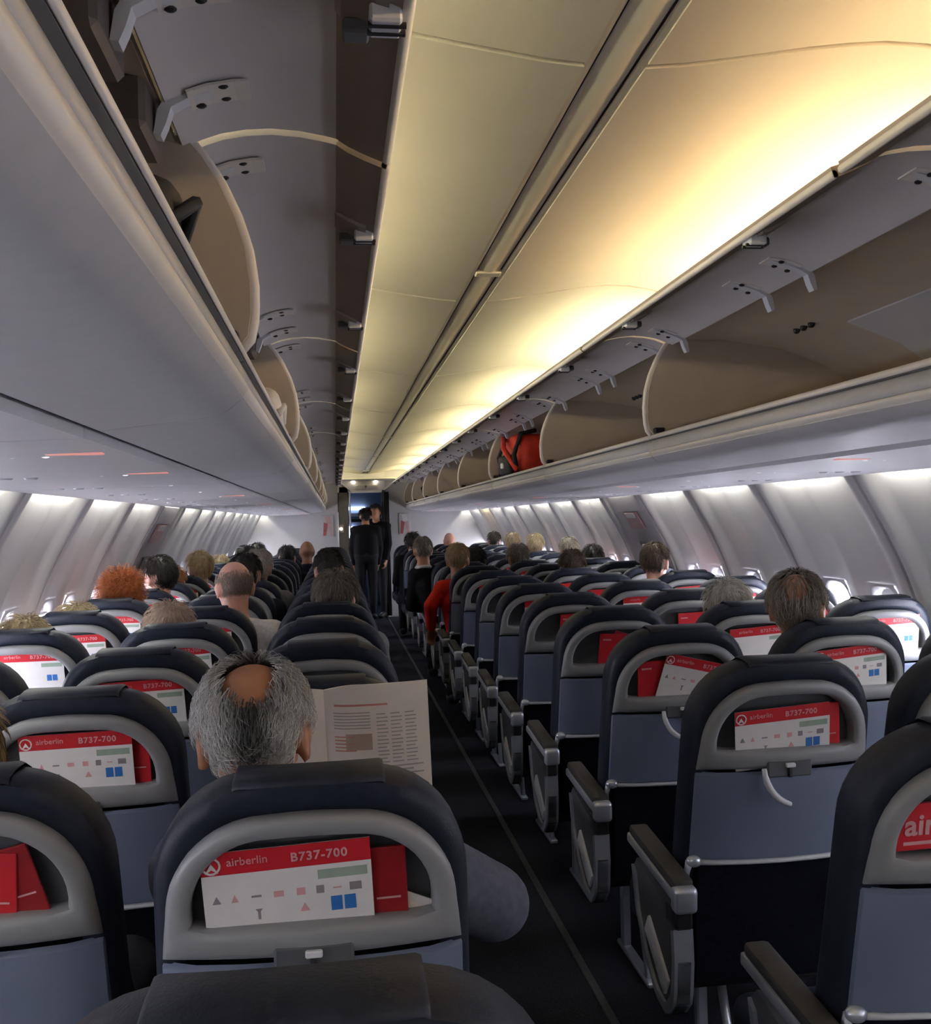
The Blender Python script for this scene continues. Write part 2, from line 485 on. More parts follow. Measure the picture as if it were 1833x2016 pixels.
for s in (-1, 1):
    w = thing('wall_' + SIDE[s], 'pale grey curved cabin sidewall with windows and wash lights along its top', None, kind='structure')
    wall[s] = w
    pm, px = wall_panel_mesh(s, False), wall_panel_mesh(s, True)
    fm, pn, sd, sd_block = win_parts(s)
    lamp = MB().box(min(s * 1.572, s * 1.582), max(s * 1.572, s * 1.582), 0.17 * PITCH_P, 0.83 * PITCH_P, 1.664, 1.672).mesh('wash_lamp', mat='wash')
    lamp_fill = lamp.copy(); lamp_fill.materials[0] = M['exit_fill']
    lamp_warm = lamp.copy(); lamp_warm.materials[0] = M['wash_warm']      # one tube burns amber
    k = -5
    while GAP0 + PITCH_P * k < 15.4:
        y = GAP0 + PITCH_P * k
        plain = k == EXIT_K
        if y + PITCH_P > Y0:
            p = mobj('wall_panel', px if plain else pm, w, loc=(0, y, 0))
            if not plain:
                mobj('wash_lamp', lamp_warm if (s > 0 and k == 10) else lamp, p)
                for t in (0.17, 0.60):
                    mobj('window_frame', fm, p, loc=(0, t * PITCH_P, 0))
                    mobj('window_pane', pn, p, loc=(0, t * PITCH_P, 0))
                    if y + t * PITCH_P < 3.2:
                        mobj('window_shade', sd_block, p, loc=(0, t * PITCH_P, 0))      # unseen closed shades, added near the camera to darken the foreground
                    elif random.random() < 0.75:
                        mobj('window_shade', sd, p, loc=(0, t * PITCH_P, 0))
            else:
                # over-wing exit: raised surround, handle cover, placards
                fr = MB()
                for yy in (0.03, PITCH_P - 0.03):
                    fr.sheet([(s * (wall_x(z) - 0.035), z) for z in Z_ROWS[2:15]], [yy - 0.028, yy + 0.028], -0.03 * s)
                    fr.build('exit_surround', 'wall', p, angle=0.6); fr = MB()
                mobj('wash_lamp', lamp_fill, p)  # added dim fill lamp to brighten the exit panel, not a cabin fitting
                for z0, z1, nm, mt in ((1.53, 1.64, 'handle_cover', 'bin_grey'), (1.40, 1.52, 'exit_placard', 'sign_pink'), (1.18, 1.30, 'exit_handle', 'bin_dark')):
                    ya, yb = (0.12, 0.74) if nm == 'handle_cover' else ((0.30, 0.62) if nm == 'exit_placard' else (0.36, 0.60))
                    MB().sheet([(s * (wall_x(z) - 0.014), z) for z in (z0, (z0 + z1) / 2, z1)], [ya, yb], 0.012 * s).build(nm, mt, p)
                MB().sheet([(s * (wall_x(z) - 0.028), z) for z in (1.475, 1.51)], [0.36, 0.58], 0.003 * s).build('placard_strip', 'card_white', p)
                MB().bbox(min(s * (wall_x(1.22) - 0.075), s * (wall_x(1.22) - 0.045)), max(s * (wall_x(1.22) - 0.075), s * (wall_x(1.22) - 0.045)), 0.44, 0.50, 1.16, 1.28, 0.01, 2).build('handle_grip', 'card_white', p)
        k += 1
    # outer skin closing the shell behind the panels and above the bins
    MB().sheet([(s * 1.97, -0.05), (s * 2.02, 0.85), (s * 1.9, 1.4), (s * 1.6, 1.95), (s * 1.0, 2.38), (0, 2.48)], [Y0 - 0.02, 18.3], 0.02 * s).build('fuselage_skin', 'bulkhead', w, smooth=True)

aft = MB().box(-2.0, 2.0, Y0 - 0.05, Y0, 0, 2.5).build('wall_back', 'bulkhead')
tag(aft, 'plain grey partition closing the aft end of the cabin', None, kind='structure')

# forward bulkhead: two partitions with the doorway between them
front = thing('wall_front', 'grey forward partitions on both sides of the galley doorway', None, (0, 15.6, 0), kind='structure')


def clipped_partition(x0, x1, z0, z1):
    return MB().box(x0, x1, 0.0, 0.05, z0, z1)


clipped_partition(-1.95, -0.44, 0, 2.4).build('partition', 'bulkhead', front)
clipped_partition(0.30, 1.95, 0, 2.4).build('partition', 'bulkhead', front)
MB().bbox(-0.445, -0.425, -0.03, 0.05, 0, 1.66, 0.006, 1).build('edge_trim', 'white_plastic', front)
MB().bbox(-0.425, -0.27, -0.02, 0.06, 0, 2.06, 0.01, 1).build('closet_column', 'olive', front)
MB().bbox(-0.262, -0.238, -0.05, 0.06, 0, 1.99, 0.006, 1).build('door_post', 'white_plastic', front)
MB().bbox(0.245, 0.30, -0.04, 0.06, 0, 1.99, 0.008, 1).build('door_post', 'curtain', front)
MB().bbox(0.30, 0.325, -0.03, 0.0, 0, 1.66, 0.006, 1).build('edge_trim', 'white_plastic', front)
MB().box(-0.44, 0.30, -0.02, 0.05, 1.965, 2.4).build('door_header', 'bin_grey', front)
MB().bbox(-0.24, 0.25, -0.06, 0.0, 1.955, 1.995, 0.008, 1).build('lintel_rail', 'bin_light', front)
MB().bbox(-0.17, 0.18, -0.05, -0.02, 2.035, 2.075, 0.006, 1).build('sign_plate', 'bin_light', front)
MB().bbox(-0.012, 0.018, -0.06, -0.02, 2.03, 2.07, 0.006, 1).build('sign_mount', 'taupe', front)
for x in (-0.19, 0.16):
    MB().ellip((x, -0.03, 2.125), (0.028, 0.02, 0.022)).build('header_lamp', 'door_lamp', front, smooth=True)
MB().prism([(-0.40, 2.12), (-0.38, 2.14), (-0.22, 2.00), (-0.24, 1.985)], 'y', -0.06, -0.02).build('corner_brace', 'bin_light', front)
MB().prism([(0.48, 2.12), (0.46, 2.14), (0.27, 2.00), (0.29, 1.985)], 'y', -0.06, -0.02).build('corner_brace', 'bin_light', front)
MB().ellip((-0.395, -0.04, 1.40), (0.022, 0.015, 0.022)).build('closet_lamp', 'door_lamp', front, smooth=True)
MB().bbox(-0.41, -0.35, -0.035, -0.02, 1.34, 1.47, 0.005, 1).build('lamp_plate', 'taupe', front)

# galley beyond the doorway
gal = thing('galley', 'dim steel-blue galley seen through the forward doorway', 'galley', (0, 15.65, 0), kind='structure')
MB().box(-0.9, -0.42, 0.3, 2.3, 0, 2.2).build('galley_unit', 'galley', gal)
MB().box(0.42, 0.9, 0.3, 2.3, 0, 2.2).build('galley_unit', 'galley', gal)
MB().box(-0.95, 0.95, 2.3, 2.35, 0, 2.3).build('galley_end_wall', 'galley', gal)
MB().box(-0.95, 0.95, 0.05, 2.35, 2.2, 2.25).build('galley_ceiling', 'galley', gal)
for i, (x0, x1, z0, z1) in enumerate(((-0.4, -0.13, 1.15, 1.42), (-0.4, -0.2, 0.95, 1.1), (-0.4, 0.06, 1.72, 1.77))):
    MB().bbox(x0, x1, 2.24, 2.30, z0, z1, 0.02, 2).build('galley_lamp', 'galley_light', gal)
MB().box(-0.4, 0.4, 2.2, 2.29, 1.50, 1.55).build('galley_shelf', 'black', gal)
MB().box(-0.4, 0.1, 2.25, 2.29, 1.60, 1.66).build('galley_shelf', 'white_plastic', gal)

cur = MB()
pr = []
for i in range(25):
    t = i / 24
    pr.append((0.02 * math.sin(t * 26), t))
cm = MB()
v, f = [], []
for i in range(25):
    t = i / 24
    for z in (0.03, 1.0, 1.96):
        v.append((0.255 + t * 0.10 + 0.003 * math.sin(z * 5), 15.47 + 0.035 * math.sin(t * 24), z))
for i in range(24):
    for j in range(2):
        f.append((i * 3 + j, (i + 1) * 3 + j, (i + 1) * 3 + j + 1, i * 3 + j + 1))
c_ = MB().add(v, f).build('doorway_curtain', 'curtain', smooth=True)
tag(c_, 'dark gathered curtain tied beside the galley doorway', 'curtain')
sol = c_.modifiers.new('thickness', 'SOLIDIFY'); sol.thickness = 0.004

# picture placards on the partitions
for x, nm in ((-0.60, 'left'), (0.60, 'right')):
    t = thing('placard', 'small pink and red placard on the %s forward partition' % nm, 'placard', (x, 15.595, 1.45), 'placards on the forward partitions')
    MB().bbox(-0.09, 0.09, -0.012, 0.0, -0.17, 0.17, 0.004, 1).build('board', 'bulkhead', t)
    MB().prism([(-0.05, 0.15), (0.03, 0.15), (0.055, 0.05), (-0.02, 0.03)], 'y', -0.016, -0.012).build('print_block', 'card_white' if x > 0 else 'sign_pink', t)
    MB().prism([(-0.06, 0.06), (0.0, 0.03), (-0.03, -0.15), (-0.075, -0.15)], 'y', -0.017, -0.012).build('print_block', 'sign_red', t)
    MB().prism([(0.0, 0.03), (0.05, 0.05), (0.075, -0.15), (0.035, -0.15)], 'y', -0.017, -0.012).build('print_block', 'sign_pink', t)

# ------------------------------------------------------------------ overhead bins
HINGE = (0.70, 2.095)
DOOR = [(0.705, 2.092), (0.675, 2.106), (0.647, 2.116), (0.61, 2.123), (0.57, 2.126), (0.525, 2.123), (0.485, 2.116), (0.468, 2.112)]
FLANGE = [(0.468, 2.112), (0.45, 2.100), (0.425, 2.088), (0.400, 2.078), (0.388, 2.074)]
UNDER = [(1.520, 1.705), (1.530, 1.668), (1.538, 1.651), (1.2, 1.653), (0.868, 1.661)]
LIPRAIL = [(0.846, 1.664), (0.70, 1.680), (0.668, 1.686), (0.655, 1.692), (0.632, 1.711)]
LIPSTRIP = [(0.636, 1.7075), (0.628, 1.712), (0.6245, 1.716), (0.624, 1.721)]
LIPFACE = [(0.6265, 1.720), (0.633, 1.742), (0.640, 1.762)]
GASKET = [(0.643, 1.7605), (0.632, 1.763), (0.622, 1.766)]
LIPTOP = [(0.6235, 1.7652), (0.6215, 1.768), (0.624, 1.7715), (0.64, 1.7725), (0.66, 1.770)]
INTERIOR = [(0.655, 1.771), (0.70, 1.762), (0.80, 1.757), (1.1, 1.752), (1.40, 1.752), (1.46, 1.775), (1.47, 1.83), (1.40, 1.93), (1.28, 2.02), (1.10, 2.085), (0.90, 2.115), (0.76, 2.118), (0.715, 2.104)]
TOPSKIN = [(0.715, 2.122), (0.9, 2.14), (1.15, 2.11), (1.35, 2.04)]
DIVIDER = [(0.634, 1.772), (0.614, 1.795), (0.608, 1.83), (0.608, 1.88), (0.615, 1.935), (0.63, 1.985), (0.652, 2.035), (0.676, 2.075), (0.70, 2.105), (0.80, 2.125), (1.10, 2.09), (1.28, 2.03), (1.40, 1.94), (1.47, 1.84), (1.46, 1.77), (1.40, 1.75), (0.75, 1.755)]


def resample(p, n):
    d = [0]
    for a, b in zip(p, p[1:]): d.append(d[-1] + math.dist(a, b))
    out = []
    for i in range(n):
        t = d[-1] * i / (n - 1)
        for k in range(len(p) - 1):
            if t <= d[k + 1] + 1e-9:
                u = (t - d[k]) / (d[k + 1] - d[k])
                out.append((p[k][0] + u * (p[k + 1][0] - p[k][0]), p[k][1] + u * (p[k + 1][1] - p[k][1])))
                break
    return out


def hinge_arm_mesh(s):
    """white swan-neck hinge arm with its fixing plate on the door's inner face"""
    b = MB()
    poly = [(0.722, 2.048), (0.712, 2.046), (0.704, 2.064), (0.697, 2.086), (0.672, 2.100), (0.635, 2.112), (0.60, 2.121), (0.60, 2.128), (0.66, 2.122), (0.70, 2.108), (0.716, 2.082)]
    b.prism([(s * x, z) for x, z in poly], 'y', -0.013, 0.013)
    return b.mesh('hinge_arm', mat='white_plastic')


def hinge_plate_mesh(s):
    b = MB()
    b.sheet([(s * x, z - 0.003) for x, z in [(0.675, 2.106), (0.647, 2.116), (0.61, 2.123), (0.59, 2.1245)]], [-0.03, 0.03], -0.004)
    return b.mesh('hinge_plate', mat='bin_light')


def hinge_pin_mesh(s):
    b = MB()
    b.ellip((0, 0, 0), (0.008, 0.006, 0.004), nu=8, nv=5)
    return b.mesh('hinge_screw', mat='black')


def latch_meshes(s):
    a = MB()
    a.prism([(s * 0.470, 2.108), (s * 0.463, 2.100), (s * 0.425, 2.080), (s * 0.41, 2.076), (s * 0.41, 2.084), (s * 0.44, 2.10)], 'y', -0.05, 0.05)
    plate = a.mesh('latch_plate', mat='taupe')
    c = MB()
    c.bbox(min(s * 0.395, s * 0.432), max(s * 0.395, s * 0.432), -0.022, 0.022, 2.062, 2.084, 0.003, 1)
    block = c.mesh('latch_block', mat='white_plastic')
    d = MB()
    d.bbox(min(s * 0.43, s * 0.462), max(s * 0.43, s * 0.462), 0.03, 0.062, 2.074, 2.092, 0.003, 1)
    d2 = d.mesh('latch_hook', mat='bin_dark')
    e = MB()
    e.box(min(s * 0.39, s * 0.434), max(s * 0.39, s * 0.434), -0.003, 0.003, 2.0605, 2.066)
    return plate, block, d2, e.mesh('latch_slot', mat='black')


for s in (-1, 1):
    mp = lambda p: mirror_prof(p, s)
    housing = MB().bbox(min(s * 0.722, s * 0.80), max(s * 0.722, s * 0.80), -0.075, 0.075, 2.035, 2.108, 0.008, 1).mesh('hinge_housing', mat='taupe_dark')
    arm, plate, pin = hinge_arm_mesh(s), hinge_plate_mesh(s), hinge_pin_mesh(s)
    lplate, lblock, lhook, lslot = latch_meshes(s)
    for i in range(len(JOINTS) - 1):
        a, b = JOINTS[i] + 0.0, JOINTS[i + 1]
        L = b - a
        t = thing('overhead_bin', 'open overhead luggage bin with raised door, %s of the %s-hand bins from the camera' % (ORD[i], SIDE[s]), 'luggage bin', (0, a, 0), 'open overhead bins along the %s side' % SIDE[s])
        ys = [0.003, L - 0.003]
        MB().sheet(mp(UNDER), ys, 0.02 * s).build('underside_panel', 'psu', t, angle=0.5)
        MB().sheet(mp([(0.875, 1.672), (0.84, 1.675)]), [0, L], 0.01 * s).build('seam_gap', 'seam', t)
        MB().sheet(mp(LIPRAIL), ys, 0.012 * s).build('lip_rail', 'lip_rail', t, angle=0.5)
        MB().sheet(mp(LIPSTRIP), ys, 0.008 * s).build('lip_strip', 'bin_light', t, smooth=True)
        MB().sheet(mp(LIPFACE), ys, 0.01 * s).build('lip_face', 'lip', t, smooth=True)
        MB().sheet(mp(GASKET), ys, 0.006 * s).build('lip_gasket', 'bin_dark', t)
        MB().sheet(mp(LIPTOP), ys, 0.006 * s).build('lip_edge', 'bin_light', t, smooth=True)
        MB().sheet(mp(INTERIOR), ys, 0.008 * s).build('bin_lining', 'bin_beige', t, angle=0.5)
        MB().sheet(mp(TOPSKIN), ys, 0.006 * s).build('bin_top', 'bin_grey', t, angle=0.5)
        # lighter back panel inside the bin, with vent dots beside it
        q = resample([(1.462, 1.80), (1.466, 1.835), (1.395, 1.925), (1.275, 2.012), (1.10, 2.076)], 9)
        MB().sheet(mp([(x - 0.012, z) for x, z in q]), [0.35, L - 0.52], 0.006 * s).build('back_panel', 'bulkhead', t, angle=0.5)
        dots = 0
        for dy in (0.0, 0.05, 0.10):
            MB().ellip((s * 1.02, L - 0.42 + dy, 2.085), (0.012, 0.012, 0.012), nu=8, nv=6).build('vent_dot', 'black', t)
        # divider at the forward joint
        dv = MB().prism(mp(DIVIDER), 'y', L - 0.022, L + 0.010).build('end_divider', 'bin_beige', t)
        e = [(x - 0.004, z) for x, z in DIVIDER[:9]]
        MB().tube([(s * x, L - 0.006, z) for x, z in resample(e, 14)], 0.010, 8).build('edge_trim', 'bin_light', dv, smooth=True)
        MB().bbox(min(s * 0.625, s * 0.66), max(s * 0.625, s * 0.66), L - 0.05, L - 0.02, 1.782, 1.80, 0.004, 1).build('divider_foot', 'black', dv)
        # raised door
        d0, d1 = 0.013, L - 0.013
        dr = MB().sheet(mp(DOOR), [d0, L / 2, d1], -0.022 * s).build('bin_door', 'bin_grey', t, angle=0.5)
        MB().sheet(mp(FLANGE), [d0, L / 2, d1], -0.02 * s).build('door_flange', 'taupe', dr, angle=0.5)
        MB().tube([(s * 0.388, d0, 2.080), (s * 0.388, d1, 2.080)], 0.008, 8).build('door_edge', 'bin_light', dr, smooth=True)
        arms = (0.13, 1.33, 1.60) if s < 0 else (0.12, 0.74, 0.98, 1.64)
        for y in arms:
            if y < L - 0.1:
                ar = mobj('hinge_arm', arm, dr, loc=(0, y, 0))
                if s < 0: mobj('hinge_housing', housing, t, loc=(0, y, 0))
                mobj('hinge_plate', plate, dr, loc=(0, y, 0))
                for dx_, dy_, dz_ in ((0.625, -0.02, 2.114), (0.625, 0.02, 2.114), (0.66, 0.022, 2.103)):
                    mobj('hinge_screw', pin, dr, loc=(s * dx_, y + dy_, dz_))
        for y in (0.40, 1.30):
            if y < L - 0.1:
                mobj('latch_plate', lplate, dr, loc=(0, y, 0)); mobj('latch_block', lblock, dr, loc=(0, y, 0))
                mobj('latch_hook', lhook, dr, loc=(0, y, 0)); mobj('latch_slot', lslot, dr, loc=(0, y - 0.009, 0)); mobj('latch_slot', lslot, dr, loc=(0, y + 0.009, 0))
        # seat number plaques on the lip rail
        for y in (0.30, 0.98, 1.58):
            if y < L - 0.1:
                pl = MB().sheet(mp([(0.735, 1.6745), (0.70, 1.6782)]), [y - 0.06, y + 0.06], 0.004 * s).build('seat_plaque', 'lip', t)
                for dy, w_ in ((-0.035, 0.022), (0.0, 0.016), (0.034, 0.024)):
                    MB().sheet(mp([(0.730, 1.6735), (0.706, 1.6760)]), [y + dy - w_ / 2, y + dy + w_ / 2], 0.002 * s).build('plaque_mark', 'bin_dark', t)

# service panels above each row: reading lamps, air nozzles, lit red signs
ROW_P, ROW_Y = 0.713, 0.78
row_y = lambda k: 0.83 if k == 0 else ROW_Y + ROW_P * k
N_ROWS = 20
nozzle_m = None
for s in (-1, 1):
    bezel = MB().bbox(min(s * 0.93, s * 1.46), max(s * 0.93, s * 1.46), -0.10, 0.10, 1.646, 1.656, 0.004, 1).mesh('unit_plate', mat='psu')
    lampm = MB().ellip((0, 0, 0), (0.012, 0.012, 0.009), nu=10, nv=6).mesh('reading_lamp', smooth=True, mat='spot_glow')
    nozm = MB().tube([(0, 0, 0.012), (0, 0, -0.004), (0, 0, -0.012)], [0.022, 0.022, 0.014], 12).mesh('air_nozzle', angle=0.6, mat='white_plastic')
    sgm = MB().bbox(-0.05, 0.05, -0.015, 0.015, -0.004, 0.002, 0.002, 1).mesh('lit_sign', mat='sign_glow')
    bar = MB().bbox(-0.15, 0.15, -0.006, 0.006, -0.005, 0.002, 0.002, 1).mesh('unit_slot', mat='bin_dark')
    for k in range(0, N_ROWS):
        y = row_y(k) + 0.42
        t = thing('service_unit', 'reading-lamp and air-nozzle panel above the %s row of the %s block' % (ORD[k], SIDE[s]), 'service panel', (0, y, 0), 'service panels under the bins')
        mobj('unit_plate', bezel, t)
        for j, x in enumerate((1.02, 1.08, 1.14)):
            mobj('reading_lamp', lampm, t, loc=(s * x, 0.03, 1.644))
        for x in (1.24, 1.30, 1.36):
            mobj('air_nozzle', nozm, t, loc=(s * x, -0.02, 1.640))
        if k in (0, 1, 2, 5, 8, 12, 16, 18, 19):
            mobj('lit_sign', sgm, t, loc=(s * 0.955, -0.02, 1.641)); mobj('lit_sign', sgm, t, loc=(s * 1.19, 0.05, 1.641))
        mobj('unit_slot', bar, t, loc=(s * 1.22, 0.07, 1.645))

# ------------------------------------------------------------------ passenger chairs
# chair frame: x across, y forward, z up, rear face of the back's top edge at y = 0
ZT = 1.15


def yr(x, z):
    return (ZT - z) * 0.20 + 0.55 * x * x


def outline(wb, wt, z0, z1, rx, rz, n=9, crown=0.0, rb=0.0):
    """closed outline: wide rounded top corners, optional small rounding below"""
    pts = []
    if rb:
        for k in range(4):
            a = math.radians(270 - 30 * k)
            pts.append((-wb + rb + rb * math.cos(a), z0 + rb + rb * math.sin(a)))
    else:
        pts.append((-wb, z0))
    pts.append((-(wb * 0.55 + wt * 0.45), z0 + (z1 - rz - z0) * 0.5))
    for k in range(n + 1):
        a = math.pi - (math.pi / 2) * k / n
        pts.append((-wt + rx + rx * math.cos(a), z1 - crown - rz + rz * math.sin(a)))
    pts.append((-(wt - rx) * 0.5, z1 - crown * 0.3)); pts.append((0, z1))
    left = pts[:]
    right = [(-x, z) for x, z in left[-2::-1]]
    return left + right


def ray_hit(poly, c, a):
    dx, dz = math.cos(a), math.sin(a)
    best = None
    for (x0, z0), (x1, z1) in zip(poly, poly[1:] + poly[:1]):
        ex, ez = x1 - x0, z1 - z0
        den = dx * ez - dz * ex
        if abs(den) < 1e-12: continue
        t = ((x0 - c[0]) * ez - (z0 - c[1]) * ex) / den
        u = ((x0 - c[0]) * dz - (z0 - c[1]) * dx) / den
        if t > 0 and -1e-6 <= u <= 1 + 1e-6 and (best is None or t > best): best = t
    return (c[0] + dx * best, c[1] + dz * best)


def chair_meshes():
    R = {}
    # upholstered back
    o = outline(0.237, 0.226, 0.46, ZT, 0.148, 0.165, crown=0.004)
    b = MB(); n = len(o)
    lay = [(0.060, 0.062), (0.052, 0.016), (0.030, 0.006), (0.010, 0.010), (0.0, 0.028), (0.0, 0.085), (0.012, 0.108), (0.04, 0.122)]
    cz = 0.85
    v, f = [], []
    for ins, d in lay:
        for x, z in o:
            r = math.hypot(x, z - cz)
            k = (r - ins) / r
            xx, zz = x * k, cz + (z - cz) * k
            v.append((xx, yr(xx, zz) + d, zz))
    for i in range(len(lay) - 1):
        for k in range(n):
            f.append((i * n + k, i * n + (k + 1) % n, (i + 1) * n + (k + 1) % n, (i + 1) * n + k))
    for base, d in ((0, 0.062), ((len(lay) - 1) * n, 0.126)):
        ci = len(v); v.append((0, yr(0, cz) + d, cz))
        for k in range(n): f.append((base + k, base + (k + 1) % n, ci))
    R['back_cushion'] = MB().add(v, f).mesh('back_cushion', angle=0.9, mat='leather')
    # headrest cover folded over the top edge
    v, f = [], []
    sec = [(0.003, 1.139), (0.0035, 1.142), (0.012, 1.149), (0.045, 1.1530), (0.085, 1.1525), (0.113, 1.138), (0.126, 1.05)]
    xs = [-0.105, -0.10, -0.05, 0, 0.05, 0.10, 0.105]
    for x in xs:
        for d, z in sec:
            v.append((x, yr(x, z) + d + (0.004 if abs(x) > 0.102 else 0), z - (0.004 if abs(x) > 0.102 else 0)))
    m = len(sec)
    for i in range(len(xs) - 1):
        for j in range(m - 1):
            f.append((i * m + j, i * m + j + 1, (i + 1) * m + j + 1, (i + 1) * m + j))
    R['headrest_cover'] = MB().add(v, f).mesh('headrest_cover', smooth=True, mat='leather')
    # upper shell: broad frame round the literature pocket
    out = [(x, z) for x, z in outline(0.214, 0.207, 0.886, 1.101, 0.150, 0.150, crown=0.003)]
    inn = outline(0.176, 0.172, 0.934, 1.067, 0.112, 0.112, crown=0.002, rb=0.014)
    c = (0, 1.0); N = 72
    angs = sorted(set([2 * math.pi * k / N for k in range(N)] + [math.atan2(0.886 - 1.0, 0.214), math.pi - math.atan2(0.886 - 1.0, 0.214)]))
    angs = [a % (2 * math.pi) for a in angs]; angs.sort()
    N = len(angs)
    prof = [(0.0, 0.022), (0.0, 0.004), (0.10, -0.006), (0.30, -0.011), (0.70, -0.011), (0.90, -0.007), (1.0, 0.002), (1.03, 0.030)]
    v, f = [], []
    for t, d in prof:
        for a in angs:
            p, q = ray_hit(out, c, a), ray_hit(inn, c, a)
            x, z = p[0] + (q[0] - p[0]) * t, p[1] + (q[1] - p[1]) * t
            v.append((x, yr(x, z) + d, z))
    for i in range(len(prof) - 1):
        for k in range(N):
            f.append((i * N + k, i * N + (k + 1) % N, (i + 1) * N + (k + 1) % N, (i + 1) * N + k))
    R['upper_shell'] = MB().add(v, f).mesh('upper_shell', angle=0.9, mat='shell')
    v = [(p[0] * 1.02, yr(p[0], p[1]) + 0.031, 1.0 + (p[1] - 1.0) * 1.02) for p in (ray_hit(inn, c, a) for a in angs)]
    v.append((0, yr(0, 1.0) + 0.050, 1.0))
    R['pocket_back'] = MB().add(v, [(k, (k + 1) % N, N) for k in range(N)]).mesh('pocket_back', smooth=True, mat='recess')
    # folded tray / lower panel
    xs = [-0.217, -0.214, -0.185, -0.165, -0.1, 0, 0.1, 0.165, 0.185, 0.214, 0.217]
    zs = [0.658, 0.662, 0.70, 0.79, 0.874, 0.880]
    v, f = [], []
    for z in zs:
        for x in xs:
            d = 0.016 if abs(x) > 0.215 else (0.000 if abs(x) > 0.20 else (-0.008 if abs(x) > 0.18 else -0.013))
            if z in (zs[0], zs[-1]): d += 0.012
            x2 = x * (1.0 + 0.02 * (0.88 - z) / 0.22)
            v.append((x2, yr(x, z) + d, z))
    m = len(xs)
    for i in range(len(zs) - 1):
        for k in range(m - 1):
            f.append((i * m + k, i * m + k + 1, (i + 1) * m + k + 1, (i + 1) * m + k))
    R['tray_panel'] = MB().add(v, f).mesh('tray_panel', angle=0.35, mat='tray')
    # tray latch
    y = yr(0, 0.885)
    R['latch_recess'] = MB().bbox(-0.056, 0.056, y - 0.0165, y + 0.01, 0.868, 0.908, 0.004, 1).mesh('latch_recess', mat='recess')
    R['latch_tab'] = MB().bbox(-0.012, 0.012, y - 0.024, y - 0.012, 0.892, 0.902, 0.002, 1).mesh('latch_tab', mat='white_plastic')
    R['latch_stem'] = MB().bbox(-0.005, 0.005, y - 0.022, y - 0.012, 0.868, 0.893, 0.002, 1).mesh('latch_stem', mat='black')
    arc = [(-0.062 + 0.0 * k, yr(0, 0.89) - 0.024, 0.905 - 0.012 * k) for k in range(3)]
    arc = [(0.006 - 0.072 * math.cos(t), yr(0, 0.88) - 0.020 - 0.012 * math.sin(t), 0.892 - 0.085 * math.sin(t)) for t in [0.0, 0.2, 0.4, 0.6, 0.8, 1.0, 1.2, 1.4]]
    R['coat_hook'] = MB().tube(arc, [0.006, 0.007, 0.008, 0.008, 0.008, 0.008, 0.007, 0.005], 8).mesh('coat_hook', smooth=True, mat='white_plastic')
    # bottom bar and lower back
    zb = 0.652
    v, f = [], []
    R['bottom_bar'] = MB().tube([(x, yr(x, zb) - 0.004, zb) for x in (-0.205, -0.15, -0.08, 0, 0.08, 0.15, 0.205)], 0.0075, 8).mesh('bottom_bar', smooth=True, mat='white_plastic')
    v, f = [], []
    xs = [-0.212, -0.2, -0.1, 0, 0.1, 0.2, 0.212]
    zs = [0.655, 0.62, 0.52, 0.42, 0.34]
    for z in zs:
        for x in xs:
            v.append((x, yr(x * 0.5, max(z, 0.5)) + 0.012 + (0.03 if abs(x) > 0.205 else 0) + (0.01 if z < 0.4 else 0), z))
    m = len(xs)
    for i in range(len(zs) - 1):
        for k in range(m - 1):
            f.append((i * m + k, i * m + k + 1, (i + 1) * m + k + 1, (i + 1) * m + k))
    R['lower_back'] = MB().add(v, f).mesh('lower_back', angle=0.6, mat='fabric')
    R['seat_cushion'] = MB().bbox(-0.235, 0.235, 0.19, 0.62, 0.33, 0.46, 0.035, 3).mesh('seat_cushion', angle=0.8, mat='leather')
    R['base_beam'] = MB().bbox(-0.262, 0.262, 0.24, 0.29, 0.28, 0.335, 0.012, 2).mesh('base_beam', angle=0.6, mat='black')
    return R


